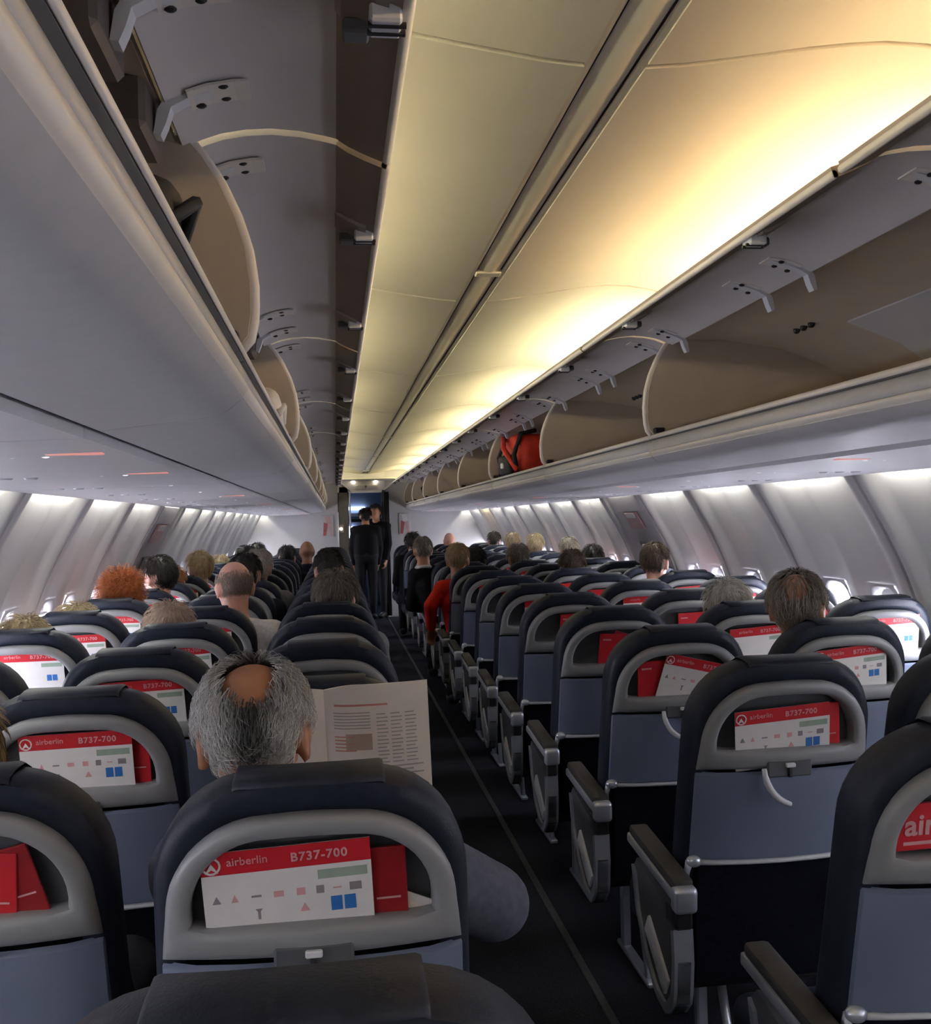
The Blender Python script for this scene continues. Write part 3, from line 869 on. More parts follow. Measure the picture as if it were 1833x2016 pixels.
def arm_meshes(s):
    """armrest on the aisle-facing side; s=+1: chair of the right block, armrest at local -x"""
    A = {}
    x = -0.266 * s
    X = lambda a, b: (min(x + a, x + b), max(x + a, x + b))
    tilt = Matrix.Translation((0, 0.05, 0.615)) @ Matrix.Rotation(math.radians(4), 4, 'X') @ Matrix.Translation((0, -0.05, -0.615))
    A['armrest_pad'] = MB().bbox(*X(-0.026, 0.026), 0.045, 0.40, 0.612, 0.640, 0.010, 2, tilt).mesh('armrest_pad', angle=0.7, mat='armpad')
    b = MB()
    b.bbox(*X(-0.028, 0.028), 0.035, 0.41, 0.588, 0.614, 0.006, 2, tilt)
    A['armrest_frame'] = b.mesh('armrest_frame', angle=0.7, mat='silver')
    A['end_cap'] = MB().bbox(*X(-0.0285, 0.0285), 0.022, 0.062, 0.565, 0.628, 0.012, 3, tilt).mesh('end_cap', angle=0.7, mat='silver')
    A['arm_hinge'] = MB().bbox(*X(-0.022, 0.022), 0.045, 0.12, 0.52, 0.575, 0.006, 1).mesh('arm_hinge', mat='black')
    prof = [(0.06, 0.535), (0.36, 0.585), (0.385, 0.56), (0.36, 0.46), (0.29, 0.36), (0.20, 0.295), (0.12, 0.285), (0.065, 0.34), (0.05, 0.44)]
    A['side_panel'] = MB().prism(prof, 'x', *X(-0.016, 0.016)).mesh('side_panel', mat='recess')
    rim = [(0.385, 0.56), (0.36, 0.46), (0.29, 0.36), (0.20, 0.295), (0.12, 0.285), (0.065, 0.34), (0.05, 0.44), (0.055, 0.52)]
    rb = MB()
    rim2 = resample(rim, 26)
    inner = [(0.21 + (y - 0.21) * 0.86, 0.45 + (z - 0.45) * 0.86) for y, z in rim2]
    n = len(rim2)
    v = [(xx, q[0], q[1]) for xx in X(-0.024, 0.024) for q in rim2 + inner]
    f = []
    for i in range(n - 1):
        f += [(i, i + 1, n + i + 1, n + i), (2 * n + i, 2 * n + i + 1, 3 * n + i + 1, 3 * n + i), (i, i + 1, 2 * n + i + 1, 2 * n + i), (n + i, n + i + 1, 3 * n + i + 1, 3 * n + i)]
    f += [(0, n, 3 * n, 2 * n), (n - 1, 2 * n - 1, 4 * n - 1, 3 * n - 1)]
    A['side_rim'] = MB().add(v, f).mesh('side_rim', angle=0.7, mat='silver')
    rot = Matrix.Translation((0, 0.20, 0.40)) @ Matrix.Rotation(math.radians(35), 4, 'X')
    A['side_plate'] = MB().bbox(*X(-0.024, 0.0), -0.09, 0.09, -0.03, 0.03, 0.006, 2, rot).mesh('side_plate', angle=0.6, mat='white_plastic')
    return A


def leg_meshes(s):
    x = -0.095 * s
    L = {}
    L['leg'] = MB().bbox(x - 0.015, x + 0.015, 0.40, 0.43, 0.0, 0.33, 0.005, 1).mesh('leg', angle=0.6, mat='silver')
    L['rear_leg'] = MB().tube([(x, 0.27, 0.30), (x, 0.16, 0.012)], 0.012, 8).mesh('rear_leg', smooth=True, mat='silver')
    L['foot_rail'] = MB().bbox(x - 0.018, x + 0.018, 0.12, 0.47, 0.0, 0.018, 0.005, 1).mesh('foot_rail', angle=0.6, mat='silver')
    L['strut'] = MB().tube([(-0.222 * s, yr(0.22, 0.65) - 0.002, 0.652), (-0.228 * s, yr(0.22, 0.62), 0.62), (-0.230 * s, 0.165, 0.40)], [0.010, 0.008, 0.008], 8).mesh('strut', smooth=True, mat='silver')
    L['corner_knob'] = MB().ellip((-0.212 * s, yr(0.21, 0.655) - 0.004, 0.655), (0.020, 0.014, 0.015)).mesh('corner_knob', smooth=True, mat='silver')
    return L


CM = chair_meshes()
AM = {s: arm_meshes(s) for s in (-1, 1)}
LM = {s: leg_meshes(s) for s in (-1, 1)}
SEATX = {'aisle': 0.53, 'middle': 1.065, 'window': 1.60}
SEATX_R = {'aisle': 0.568, 'middle': 1.112, 'window': 1.648}
RECLINE = {(-1, 'aisle', 0): -0.125, (-1, 'aisle', 1): -0.115, (1, 'aisle', 1): -0.04}
FIRST = {(-1, 'aisle'): 0, (-1, 'middle'): 1, (-1, 'window'): 2, (1, 'aisle'): 1, (1, 'middle'): 2, (1, 'window'): 3}
HOOKS = {(1, 'aisle', 2), (1, 'aisle', 3)}
chair_mtx = {}
rnd = random.Random(3)
for s in (-1, 1):
    for pos, sx in SEATX.items():
        for k in range(FIRST[(s, pos)], N_ROWS):
            look = 'grey-shelled seat with dark upholstery' if k else 'dark seat back seen from just behind'
            t = thing('passenger_chair', '%s, %s place of the %s block, %s row ahead' % (look, pos, SIDE[s], ORD[k]), 'seat', (-sx if s < 0 else SEATX_R[pos], row_y(k) + RECLINE.get((s, pos, k), 0.0), 0), 'passenger seats in rows')
            t.rotation_euler = (math.radians(rnd.uniform(-0.6, 0.8)), 0, 0)
            chair_mtx[(s, pos, k)] = Matrix.Translation(t.location) @ t.rotation_euler.to_matrix().to_4x4()
            near, mid = k <= 6, k <= 12
            bc = mobj('back_cushion', CM['back_cushion'], t)
            mobj('upper_shell', CM['upper_shell'], t)
            mobj('pocket_back', CM['pocket_back'], t)
            mobj('tray_panel', CM['tray_panel'], t)
            mobj('seat_cushion', CM['seat_cushion'], t)
            if mid:
                mobj('headrest_cover', CM['headrest_cover'], bc)
                mobj('bottom_bar', CM['bottom_bar'], t)
                mobj('lower_back', CM['lower_back'], t)
                lr = mobj('latch_recess', CM['latch_recess'], t)
                mobj('latch_tab', CM['latch_tab'], lr)
                if near: mobj('latch_stem', CM['latch_stem'], lr)
                mobj('base_beam', CM['base_beam'], t)
            if (s, pos, k) in HOOKS:
                mobj('coat_hook', CM['coat_hook'], t)
            if k <= 14 and (pos == 'aisle' or near):
                ap = mobj('armrest_pad', AM[s]['armrest_pad'], t)
                mobj('armrest_frame', AM[s]['armrest_frame'], ap)
                mobj('end_cap', AM[s]['end_cap'], ap)
                mobj('arm_hinge', AM[s]['arm_hinge'], t)
                if pos == 'aisle':
                    sp = mobj('side_panel', AM[s]['side_panel'], t)
                    mobj('side_rim', AM[s]['side_rim'], sp)
                    mobj('side_plate', AM[s]['side_plate'], sp)
                mobj('strut', LM[s]['strut'], t); mobj('corner_knob', LM[s]['corner_knob'], t)
            if k <= 14 and pos != 'middle':
                mobj('leg', LM[s]['leg'], t); mobj('rear_leg', LM[s]['rear_leg'], t); mobj('foot_rail', LM[s]['foot_rail'], t)

# ------------------------------------------------------------------ things in the seat pockets
CW, CH, HD = 0.236, 0.150, 0.034          # card width, height, red header height
card_body = MB().box(-CW / 2, CW / 2, -0.0008, 0.0008, 0, CH).mesh('card_sheet', mat='card_white')
card_head = MB().box(-CW / 2, CW / 2, -0.0014, -0.0008, CH - HD, CH).mesh('card_header', mat='red')
logo_ring = MB().tube([(-0.103 + 0.012 * math.cos(a), -0.0018, CH - 0.019 + 0.012 * math.sin(a)) for a in [2 * math.pi * k / 14 for k in range(15)]], 0.0016, 5).mesh('logo_ring', mat='card_white')
logo_wing = MB().prism([(-0.112, CH - 0.030), (-0.103, CH - 0.015), (-0.094, CH - 0.030), (-0.103, CH - 0.024)], 'y', -0.0024, -0.0014).mesh('logo_wing', mat='card_white')
name_txt = text_mesh('airberlin', 0.017, 'card_pink', 'airline_lettering')
name_txt.transform(Matrix.Translation((-0.082, -0.0018, CH - 0.021)))
type_txt = text_mesh('B737-700', 0.0185, 'card_pink', 'aircraft_lettering', 0.0004, 1.12)
type_txt.transform(Matrix.Translation((0.006, -0.0018, CH - 0.024)))
blk_green = MB().box(0.042, 0.112, -0.0013, -0.0008, CH - 0.056, CH - 0.042).mesh('green_block', mat='card_green')
blk_blue = [MB().box(x, x + 0.016, -0.0013, -0.0008, CH - 0.107, CH - 0.085).mesh('blue_block', mat='card_blue') for x in (0.058, 0.077)]
icons = []
for i, (x, w_, h_) in enumerate(((-0.10, 0.012, 0.012), (-0.075, 0.010, 0.012), (-0.045, 0.014, 0.003), (-0.014, 0.014, 0.009), (0.017, 0.012, 0.011), (0.044, 0.011, 0.012), (0.068, 0.012, 0.002), (0.094, 0.017, 0.012))):
    z = CH - 0.072
    if i in (0, 1): m_ = MB().prism([(x - w_ / 2, z - h_ / 2), (x, z + h_ / 2), (x + w_ / 2, z - h_ / 2)], 'y', -0.0013, -0.0008)
    else: m_ = MB().box(x - w_ / 2, x + w_ / 2, -0.0013, -0.0008, z - h_ / 2, z + h_ / 2)
    icons.append(m_.mesh('card_icon', mat='card_ink' if i in (5, 7, 2, 0) else 'card_pink'))
tri = MB().prism([(0.014, CH - 0.103), (0.021, CH - 0.090), (0.028, CH - 0.103)], 'y', -0.0013, -0.0008).mesh('card_icon', mat='card_pink')
stick = MB().prism([(-0.048, CH - 0.092), (-0.038, CH - 0.092), (-0.041, CH - 0.096), (-0.041, CH - 0.108), (-0.045, CH - 0.108), (-0.045, CH - 0.096)], 'y', -0.0013, -0.0008).mesh('card_icon', mat='card_ink')
bk_body = MB().bbox(-0.075, 0.075, -0.003, 0.003, 0, 0.13, 0.001, 1).mesh('booklet_cover', mat='red_dark')
bk_body2 = MB().bbox(-0.075, 0.075, -0.003, 0.003, 0, 0.13, 0.001, 1).mesh('booklet_cover', mat='red')
bk_lines = MB().box(-0.062, -0.03, -0.0036, -0.003, 0.104, 0.110).mesh('cover_line', mat='card_pink')
bk_line2 = MB().box(0.03, 0.065, -0.0036, -0.003, 0.050, 0.053).mesh('cover_line', mat='card_pink')
air_txt = text_mesh('air', 0.052, 'card_pink', 'airline_lettering', 0.0012)
air_txt.transform(Matrix.Translation((-0.060, -0.0036, 0.028)))
air_sub = MB().box(-0.06, 0.02, -0.0036, -0.003, 0.052, 0.060).mesh('cover_line', mat='card_pink')


def pocket_place(o, key, x, z, depth, roll, lean=11.3, half=0.0):
    m = chair_mtx[key] @ Matrix.Translation((x, yr(min(0.165, abs(x) + half), z) + depth, z)) @ Matrix.Rotation(math.radians(lean), 4, 'X') @ Matrix.Rotation(math.radians(roll), 4, 'Y')
    o.matrix_world = m


def seat_name(key):
    s, pos, k = key
    return '%s-row %s-block %s seat' % (ORD[k], SIDE[s], pos)


def safety_card(key, x=0.0, z=0.918, roll=-3.0, detail=2, depth=0.006):
    t = thing('safety_card', 'red-headed white safety card in the pocket of the %s' % seat_name(key), 'safety card', group='safety cards in seat pockets')
    mobj('card_sheet', card_body, t); mobj('card_header', card_head, t)
    if detail >= 1:
        mobj('green_block', blk_green, t)
        for q in blk_blue: mobj('blue_block', q, t)
        mobj('airline_lettering', name_txt, t); mobj('aircraft_lettering', type_txt, t)
    if detail >= 2:
        mobj('logo_ring', logo_ring, t); mobj('logo_wing', logo_wing, t)
        for q in icons: mobj('card_icon', q, t)
        mobj('card_icon', tri, t); mobj('card_icon', stick, t)
    pocket_place(t, key, x, z, depth, roll, half=0.11)
    return t


def booklet(key, x, z=0.915, roll=0.0, dark=True, depth=0.017):
    t = thing('booklet', '%s red booklet tucked into the pocket of the %s' % ('dark' if dark else 'bright', seat_name(key)), 'booklet', group='red booklets in seat pockets')
    mobj('booklet_cover', bk_body if dark else bk_body2, t)
    mobj('cover_line', bk_lines, t); mobj('cover_line', bk_line2, t)
    pocket_place(t, key, x, z, depth, roll, half=0.07)
    return t


KEY = lambda c, k: {'A': (-1, 'window', k), 'B': (-1, 'middle', k), 'C': (-1, 'aisle', k), 'D': (1, 'aisle', k), 'E': (1, 'middle', k), 'F': (1, 'window', k)}[c]
# the pockets one can look into, as they are filled
safety_card(KEY('C', 1), -0.030, 0.903, -2.5, 2)
booklet(KEY('C', 1), 0.062, 0.906, -2.0, True)
sl = thing('paper_slip', 'folded white paper slip in the pocket before the reading man', 'paper')
MB().prism([(-0.06, 0), (0.05, 0), (0.05, 0.03), (-0.05, 0.075), (-0.06, 0.07)], 'y', -0.001, 0.001).build('slip_sheet', 'card_white', sl)
MB().prism([(-0.06, 0), (0.05, 0), (0.05, 0.018), (-0.05, 0.06)], 'y', -0.002, -0.001).build('slip_fold', 'page', sl)
pocket_place(sl, KEY('C', 1), 0.122, 0.915, 0.026, 0)
booklet(KEY('B', 1), 0.02, 0.905, 4.0, False)
booklet(KEY('B', 1), 0.075, 0.90, -14.0, True, depth=0.014).name = 'booklet'
safety_card(KEY('B', 2), 0.01, 0.912, -1.0, 2)
booklet(KEY('B', 2), 0.085, 0.92, 0.0, False)
safety_card(KEY('D', 2), -0.005, 0.888, -4.0, 2)
booklet(KEY('D', 2), 0.070, 0.905, -5.0, False)
mg = thing('magazine', 'bright red magazine lettered air in the second-row right-block aisle pocket', 'magazine')
MB().bbox(-0.075, 0.075, -0.003, 0.003, 0, 0.082, 0.001, 1).build('magazine_cover', 'red', mg)
mobj('airline_lettering', air_txt, mg); MB().box(-0.06, 0.03, -0.0036, -0.003, 0.010, 0.016).build('cover_line', 'card_pink', mg)
pocket_place(mg, KEY('D', 1), -0.098, 0.945, 0.016, -1)
sl2 = thing('paper_sheet', 'plain white sheet tucked in front of the red magazine lettered air', 'paper')
MB().box(-0.06, 0.08, -0.0008, 0.0008, 0, 0.10).build('sheet_face', 'card_white', sl2)
pocket_place(sl2, KEY('D', 1), 0.0, 0.915, 0.014, 8)
safety_card(KEY('D', 3), 0.03, 0.90, 14.0, 2)
booklet(KEY('D', 3), -0.06, 0.92, -3.0, False)
safety_card(KEY('E', 3), 0.03, 0.915, -5.0, 2)
safety_card(KEY('E', 2), 0.0, 0.912, -2.0, 1)
safety_card(KEY('B', 3), 0.02, 0.915, -2.0, 1)
safety_card(KEY('A', 3), 0.02, 0.915, -2.0, 1)
safety_card(KEY('A', 4), 0.03, 0.925, 0.0, 1)
booklet(KEY('D', 4), 0.0, 0.92, 3.0, False)
safety_card(KEY('D', 4), 0.06, 0.885, 18.0, 1)
booklet(KEY('D', 5), 0.02, 0.93, 0.0, False)
for c in 'ABCDEF':
    for k in range(4, 12):
        key = KEY(c, k)
        if (c, k) in {('A', 4), ('D', 4), ('D', 5), ('C', 4), ('C', 5)}: continue
        q = rnd.random()
        if q < 0.72: safety_card(key, rnd.uniform(-0.01, 0.04), rnd.uniform(0.905, 0.93), rnd.uniform(-4, 3), 1 if k < 7 else 0)
        if q > 0.45: booklet(key, rnd.uniform(0.03, 0.08), rnd.uniform(0.905, 0.925), rnd.uniform(-5, 4), rnd.random() < 0.3)

# ------------------------------------------------------------------ people
SKIN = {}
def cloth(name, c): return material('cloth_' + name, c, 0.85, vary=0.15, scale=60, bump=0.3, bscale=350, spec=0.2)
CL = {'navy': cloth('navy', (0.02, 0.022, 0.035)), 'bluegrey': cloth('blue_grey', (0.10, 0.108, 0.15)), 'black': cloth('black', (0.008, 0.008, 0.01)), 'red': cloth('red', (0.55, 0.02, 0.012)),
      'white': cloth('white', (0.7, 0.69, 0.68)), 'grey': cloth('grey', (0.16, 0.16, 0.17)), 'brown': cloth('brown', (0.11, 0.07, 0.045)), 'green': cloth('green', (0.06, 0.08, 0.06)),
      'trousers': cloth('dark_trousers', (0.02, 0.02, 0.025))}
def skin(name, c):
    if name not in SKIN: SKIN[name] = material('skin_' + name, c, 0.5, vary=0.10, scale=25)
    return SKIN[name]
TONES = {'tan': (0.42, 0.19, 0.10), 'fair': (0.58, 0.34, 0.26), 'pink': (0.62, 0.32, 0.25), 'brown': (0.28, 0.13, 0.075)}


def hair_mesh(mtx, r, cols, n, length, rad, keep, curl=0.0, lift=0.3, seed=1, segs=4, cap_col=None, colfn=None, cap_min=0.7):
    """a close cap over the scalp and strands growing from it; keep(u) tells whether hair grows at unit direction u"""
    rs = np.random.RandomState(seed)
    verts, faces, tint = [], [], []
    # cap
    nu, nv = 30, 20
    idx = {}
    cc = cap_col if cap_col is not None else np.mean(np.array(cols), axis=0) * 0.75
    for j in range(nv + 1):
        th = math.pi * j / nv
        for i in range(nu):
            ph = 2 * math.pi * i / nu
            u = (math.sin(th) * math.cos(ph), math.sin(th) * math.sin(ph), math.cos(th))
            idx[(i, j)] = len(verts)
            k = 1.03 + 0.015 * rs.rand()
            verts.append((u[0] * r[0] * k, u[1] * r[1] * k, u[2] * r[2] * k)); tint.append(cc * (0.85 + 0.3 * rs.rand()))
    for j in range(nv):
        for i in range(nu):
            th, ph = math.pi * (j + .5) / nv, 2 * math.pi * (i + .5) / nu
            u = (math.sin(th) * math.cos(ph), math.sin(th) * math.sin(ph), math.cos(th))
            if keep(u) > cap_min:
                faces.append((idx[(i, j)], idx[(i, j + 1)], idx[((i + 1) % nu, j + 1)], idx[((i + 1) % nu, j)]))
    # strands
    cols = np.array(cols)
    made = 0; tries = 0
    while made < n and tries < n * 12:
        tries += 1
        u = rs.normal(size=3); u /= np.linalg.norm(u)
        kp = keep(u)
        if rs.rand() > kp: continue
        made += 1
        p = np.array([u[0] * r[0], u[1] * r[1], u[2] * r[2]]) * 1.01
        nrm = u / np.array(r); nrm /= np.linalg.norm(nrm)
        comb = np.array([u[0] * 0.55, -0.55, -0.75 - 0.2 * rs.rand()]) + rs.normal(size=3) * 0.18
        comb -= nrm * comb.dot(nrm); comb /= np.linalg.norm(comb) + 1e-6
        L = length * (0.6 + 0.7 * rs.rand())
        c = (cols[rs.randint(len(cols))] if colfn is None else np.array(colfn(u, rs.rand()))) * (0.75 + 0.5 * rs.rand())
        side = np.cross(nrm, comb)
        pts = []
        for q in range(segs + 1):
            t = q / segs
            pts.append(p + comb * (L * t) + nrm * (lift * L * math.sin(math.pi * min(1, t * 0.75)) + 0.003) + (side * math.sin(t * 9 + rs.rand() * 6) + nrm * math.cos(t * 9)) * curl * L)
            # stay outside the skull
            e = pts[-1] / (np.array(r) * 1.025); q2 = np.linalg.norm(e)
            if q2 < 1: pts[-1] = pts[-1] / q2
        b0 = len(verts)
        for q, pt in enumerate(pts):
            w = rad * (1 - 0.75 * q / segs)
            for a in (0, 2.094, 4.189):
                verts.append(tuple(pt + side * (w * math.cos(a)) + nrm * (w * math.sin(a)))); tint.append(c)
        for q in range(segs):
            for a in range(3):
                faces.append((b0 + q * 3 + a, b0 + q * 3 + (a + 1) % 3, b0 + (q + 1) * 3 + (a + 1) % 3, b0 + (q + 1) * 3 + a))
    me = bpy.data.meshes.new('hair')
    me.from_pydata([tuple(mtx @ Vector(v)) for v in verts], [], faces)
    at = me.attributes.new('tint', 'FLOAT_COLOR', 'POINT')
    arr = np.ones((len(verts), 4), dtype=np.float32); arr[:, :3] = np.clip(np.array(tint), 0, 1)
    at.data.foreach_set('color', arr.ravel())
    for p in me.polygons: p.use_smooth = True
    me.materials.append(M['hair'])
    return me


def remesh_obj(name, mb, mat, parent, voxel, smooth=3):
    o = mobj(name, mb.mesh(name, smooth=True), parent, mat)
    r = o.modifiers.new('surface', 'REMESH'); r.mode = 'VOXEL'; r.voxel_size = voxel; r.use_smooth_shade = True
    sm = o.modifiers.new('soften', 'SMOOTH'); sm.iterations = smooth; sm.factor = 0.5
    return o


def hand(mb, wrist, d, up, curl=0.5, flip=1):
    """palm, four unequal bent fingers and a thumb from the palm's side"""
    w = Vector(wrist); d = Vector(d).normalized(); n = Vector(up); n = (n - d * n.dot(d)).normalized(); sd = d.cross(n) * flip
    for q in (-0.024, -0.008, 0.008, 0.024):
        mb.capsule(w + d * 0.012 + sd * q * 0.75, w + d * 0.080 + sd * q, 0.014, 0.0125, 8)
    for q, L in ((-0.030, 0.062), (-0.010, 0.075), (0.010, 0.080), (0.030, 0.070)):
        a = w + d * 0.085 + sd * q
        b = a + (d * math.cos(curl * 0.6) - n * math.sin(curl * 0.6)) * L * 0.45
        c = b + (d * math.cos(curl * 1.5) - n * math.sin(curl * 1.5)) * L * 0.32
        e = c + (d * math.cos(curl * 2.3) - n * math.sin(curl * 2.3)) * L * 0.26
        mb.capsule(a, b, 0.0095, 0.009, 8); mb.capsule(b, c, 0.009, 0.0085, 8); mb.capsule(c, e, 0.0085, 0.0078, 8)
    a = w + d * 0.03 + sd * 0.028
    b = a + (d * 0.6 + sd * 0.75 - n * 0.2).normalized() * 0.036
    c = b + (d * 0.9 + sd * 0.15 - n * 0.3).normalized() * 0.032
    mb.capsule(a, b, 0.012, 0.0105, 8); mb.capsule(b, c, 0.0105, 0.009, 8)


def head_parts(mb, H):
    """skull, jaw, brow, nose, lips, ears in head space (origin at the skull's centre, face towards +y)"""
    mb.ellip((0, -0.008, 0.018), (0.076, 0.096, 0.094), H, 20, 14)
    mb.ellip((0, 0.022, -0.045), (0.063, 0.070, 0.078), H, 16, 12)
    mb.ellip((0, 0.052, -0.088), (0.034, 0.034, 0.026), H)
    mb.ellip((0, 0.078, 0.012), (0.05, 0.016, 0.014), H)
    mb.capsule((0, 0.088, 0.005), (0, 0.106, -0.030), 0.009, 0.014, 8, H)
    mb.ellip((0, 0.088, -0.060), (0.024, 0.011, 0.006), H); mb.ellip((0, 0.087, -0.070), (0.021, 0.011, 0.006), H)
    for sx in (-1, 1):
        mb.ellip((sx * 0.045, 0.058, -0.028), (0.022, 0.026, 0.022), H)
        E_ = H @ Matrix.Translation((sx * 0.078, -0.004, -0.014)) @ Matrix.Rotation(sx * math.radians(-22), 4, 'Z')
        mb.ellip((sx * 0.008, -0.014, 0.006), (0.011, 0.024, 0.031), E_); mb.ellip((sx * 0.005, -0.006, -0.026), (0.010, 0.014, 0.017), E_)


def face_parts(H, par):
    for sx in (-1, 1):
        ey = MB().ellip((sx * 0.031, 0.074, -0.006), (0.0125, 0.0125, 0.0105), H, 12, 8).build('eye', 'eye_white', par, smooth=True)
        MB().ellip((sx * 0.031, 0.0842, -0.006), (0.0055, 0.004, 0.0055), H, 10, 6).build('iris', 'eye_dark', ey, smooth=True)


def person(label, x, y, ztop, tone, shirt, hairspec, pitch=0, yaw=0, roll=0, seat=(0, 0), voxel=0.012, rhand=None, relbow=None, lhand=None, lelbow=None, lean=None, big=1.0, shs=1.0, trousers='trousers', seated=True, face=0, group=None, collar=False, arm_r=1.0):
    """x, y, ztop: top of the head; pitch>0 bows the head forward; yaw>0 turns to the left"""
    t = thing('person', label, 'person', (x, y, 0), group or 'passengers in their seats')
    hz = ztop - 0.112 * big
    neck = Vector((0, -0.035, hz - 0.15))
    Hm = Matrix.Translation((0, 0, hz)) @ Matrix.Rotation(math.radians(face + yaw), 4, 'Z') @ Matrix.Rotation(math.radians(roll), 4, 'Y') @ Matrix.Rotation(math.radians(-pitch), 4, 'X') @ Matrix.Scale(big, 4)
    F = Matrix.Rotation(math.radians(face), 4, 'Z')
    body, top, leg = MB(), MB(), MB()
    head_parts(body, Hm)
    sx0, sy0 = seat                                   # where the torso's foot sits relative to the head
    ch = Vector((sx0 * 0.45, -0.02 + sy0 * 0.5, hz - 0.34)); hip = Vector((sx0, sy0 + 0.06, 0.56 if seated else 0.98))
    if not seated: hip = Vector((sx0, sy0 - 0.02, 0.98))
    sh = ch + Vector((0, -0.01, 0.12)); shw = 0.165 * shs
    P = lambda v: F @ Vector(v)
    Sx = lambda v: Vector(v)
    def torso(mb, g):
        mb.capsule(P(ch + Vector((-0.06, 0, 0.02))), P(hip + Vector((-0.055, 0, 0))), 0.118 + g, 0.115 + g, 16)
        mb.capsule(P(ch + Vector((0.06, 0, 0.02))), P(hip + Vector((0.055, 0, 0))), 0.118 + g, 0.115 + g, 16)
        mb.capsule(P(sh + Vector((-shw, -0.005, -0.005))), P(sh + Vector((shw, -0.005, -0.005))), 0.066 + g, 0.066 + g, 14)
        mb.capsule(P(sh + Vector((-0.10, -0.015, 0.022))), P(neck + Vector((0, 0, -0.025))), 0.05 + g * 0.5, 0.045 + g * 0.5, 12)
        mb.capsule(P(sh + Vector((0.10, -0.015, 0.022))), P(neck + Vector((0, 0, -0.025))), 0.05 + g * 0.5, 0.045 + g * 0.5, 12)
    torso(body, 0.0); torso(top, 0.010)
    body.capsule(Hm @ Vector((0, -0.022, -0.055)), P(neck + Vector((0, -0.005, -0.05))), 0.055 * big, 0.062, 14)
    top.capsule(P(neck + Vector((0, -0.004, -0.055))), P(neck + Vector((0, -0.006, -0.018))), 0.070, 0.064, 14)
    for sgn, el, wr in ((1, relbow, rhand), (-1, lelbow, lhand)):
        s0 = sh + Vector((sgn * (shw + 0.005), -0.005, -0.01))
        e0 = Vector(el) if el is not None else s0 + Vector((sgn * 0.045, 0.06, -0.27))
        w0 = Vector(wr) if wr is not None else (Vector((sgn * 0.12 + sx0 * 0.6, e0.y + 0.22, 0.68)) if seated else e0 + Vector((-sgn * 0.03, 0.06, -0.25)))
        s1, e1, w1 = P(s0), P(e0), P(w0)
        for mb, g in ((body, 0), (top, 0.011)):
            k_ = arm_r if g else 1.0
            mb.capsule(s1, e1, (0.054 + g) * k_, (0.043 + g) * k_, 12); mb.capsule(e1, e1 + (w1 - e1) * (1.0 if g == 0 else 0.9), (0.043 + g) * k_, 0.029 + g, 12)
        hand(body, w1, (w1 - e1), Vector((0, 0, 1)) if seated else F @ Vector((sgn, 0, 0)), 0.6, flip=-sgn)
    for sgn in (-1, 1):
        h0 = hip + Vector((sgn * 0.085, 0.0, -0.02))
        if seated:
            kn = h0 + Vector((sgn * 0.03, 0.40, 0.0)); an = kn + Vector((0, -0.05, -0.43))
        else:
            kn = h0 + Vector((sgn * 0.01, 0.02, -0.44)); an = kn + Vector((0, -0.03, -0.42))
        for mb, g in ((body, 0), (leg, 0.010)):
            mb.capsule(P(h0), P(kn), 0.082 + g, 0.058 + g, 12); mb.capsule(P(kn), P(an), 0.056 + g, 0.040 + g, 12)
        body.capsule(P(an + Vector((0, -0.02, -0.03))), P(an + Vector((0, 0.16, -0.055))), 0.040, 0.034, 10)
        MB().capsule(P(an + Vector((0, -0.03, -0.035))), P(an + Vector((0, 0.165, -0.056))), 0.047, 0.041, 12).build('shoe', 'black', t, smooth=True)
    leg.capsule(P(hip + Vector((-0.06, 0, 0))), P(hip + Vector((0.06, 0, 0))), 0.128, 0.128, 14)
    remesh_obj('body', body, skin(tone, TONES[tone]), t, voxel)
    remesh_obj('upper_garment', top, CL[shirt], t, max(voxel, 0.012))
    remesh_obj('trousers', leg, CL[trousers], t, max(voxel, 0.014))
    face_parts(Hm, t)
    if collar:
        ring = [P(neck + Vector((0.068 * math.cos(a), 0.068 * math.sin(a) - 0.004, -0.012 + 0.02 * math.sin(a) * -1))) for a in [2 * math.pi * q / 16 for q in range(17)]]
        MB().tube(ring, 0.016, 6, False).build('collar', CL['white'], t, smooth=True)
    if hairspec:
        hs = dict(hairspec)
        r = hs.pop('r', (0.080, 0.100, 0.098))
        me = hair_mesh(Hm @ Matrix.Translation((0, -0.008, 0.018)), r, **hs)
        mobj('hair', me, t)
    return t, Hm


def full_hair(u):
    # no hair on the face, nor below the nape
    if u[1] > 0.30 and u[2] < 0.52 - 0.15 * (1 - abs(u[0])): return 0
    if u[2] < -0.62: return 0
    if abs(u[0]) > 0.78 and u[2] < 0.02 and u[1] > -0.5: return 0
    if u[1] > -0.15 and u[2] < -0.10: return 0
    return 1
def long_hair(u):
    if u[1] > 0.35 and u[2] < 0.5: return 0
    if u[2] < -0.8: return 0
    return 1
def fringe(z0=0.25, soft=0.25):
    def k(u):
        b = full_hair(u)
        return b * max(0, min(1, (z0 + soft - u[2]) / soft))
    return k
def crown_bald(u):
    b = full_hair(u)
    if u[1] * -0.74 + u[2] * 0.67 < 0: return b
    e2 = u[1] * 0.67 + u[2] * 0.74
    d = math.sqrt((u[0] / 0.42) ** 2 + ((e2 - 0.04) / 0.60) ** 2)
    return b * max(0.0, min(1, (d - 0.85) / 0.5)) ** 1.5
def thin_crown(u): return full_hair(u) * max(0.42, crown_bald(u))


def H_(cols, n=700, length=0.035, rad=0.0016, keep=full_hair, **kw):
    return dict(cols=cols, n=n, length=length, rad=rad, keep=keep, **kw)

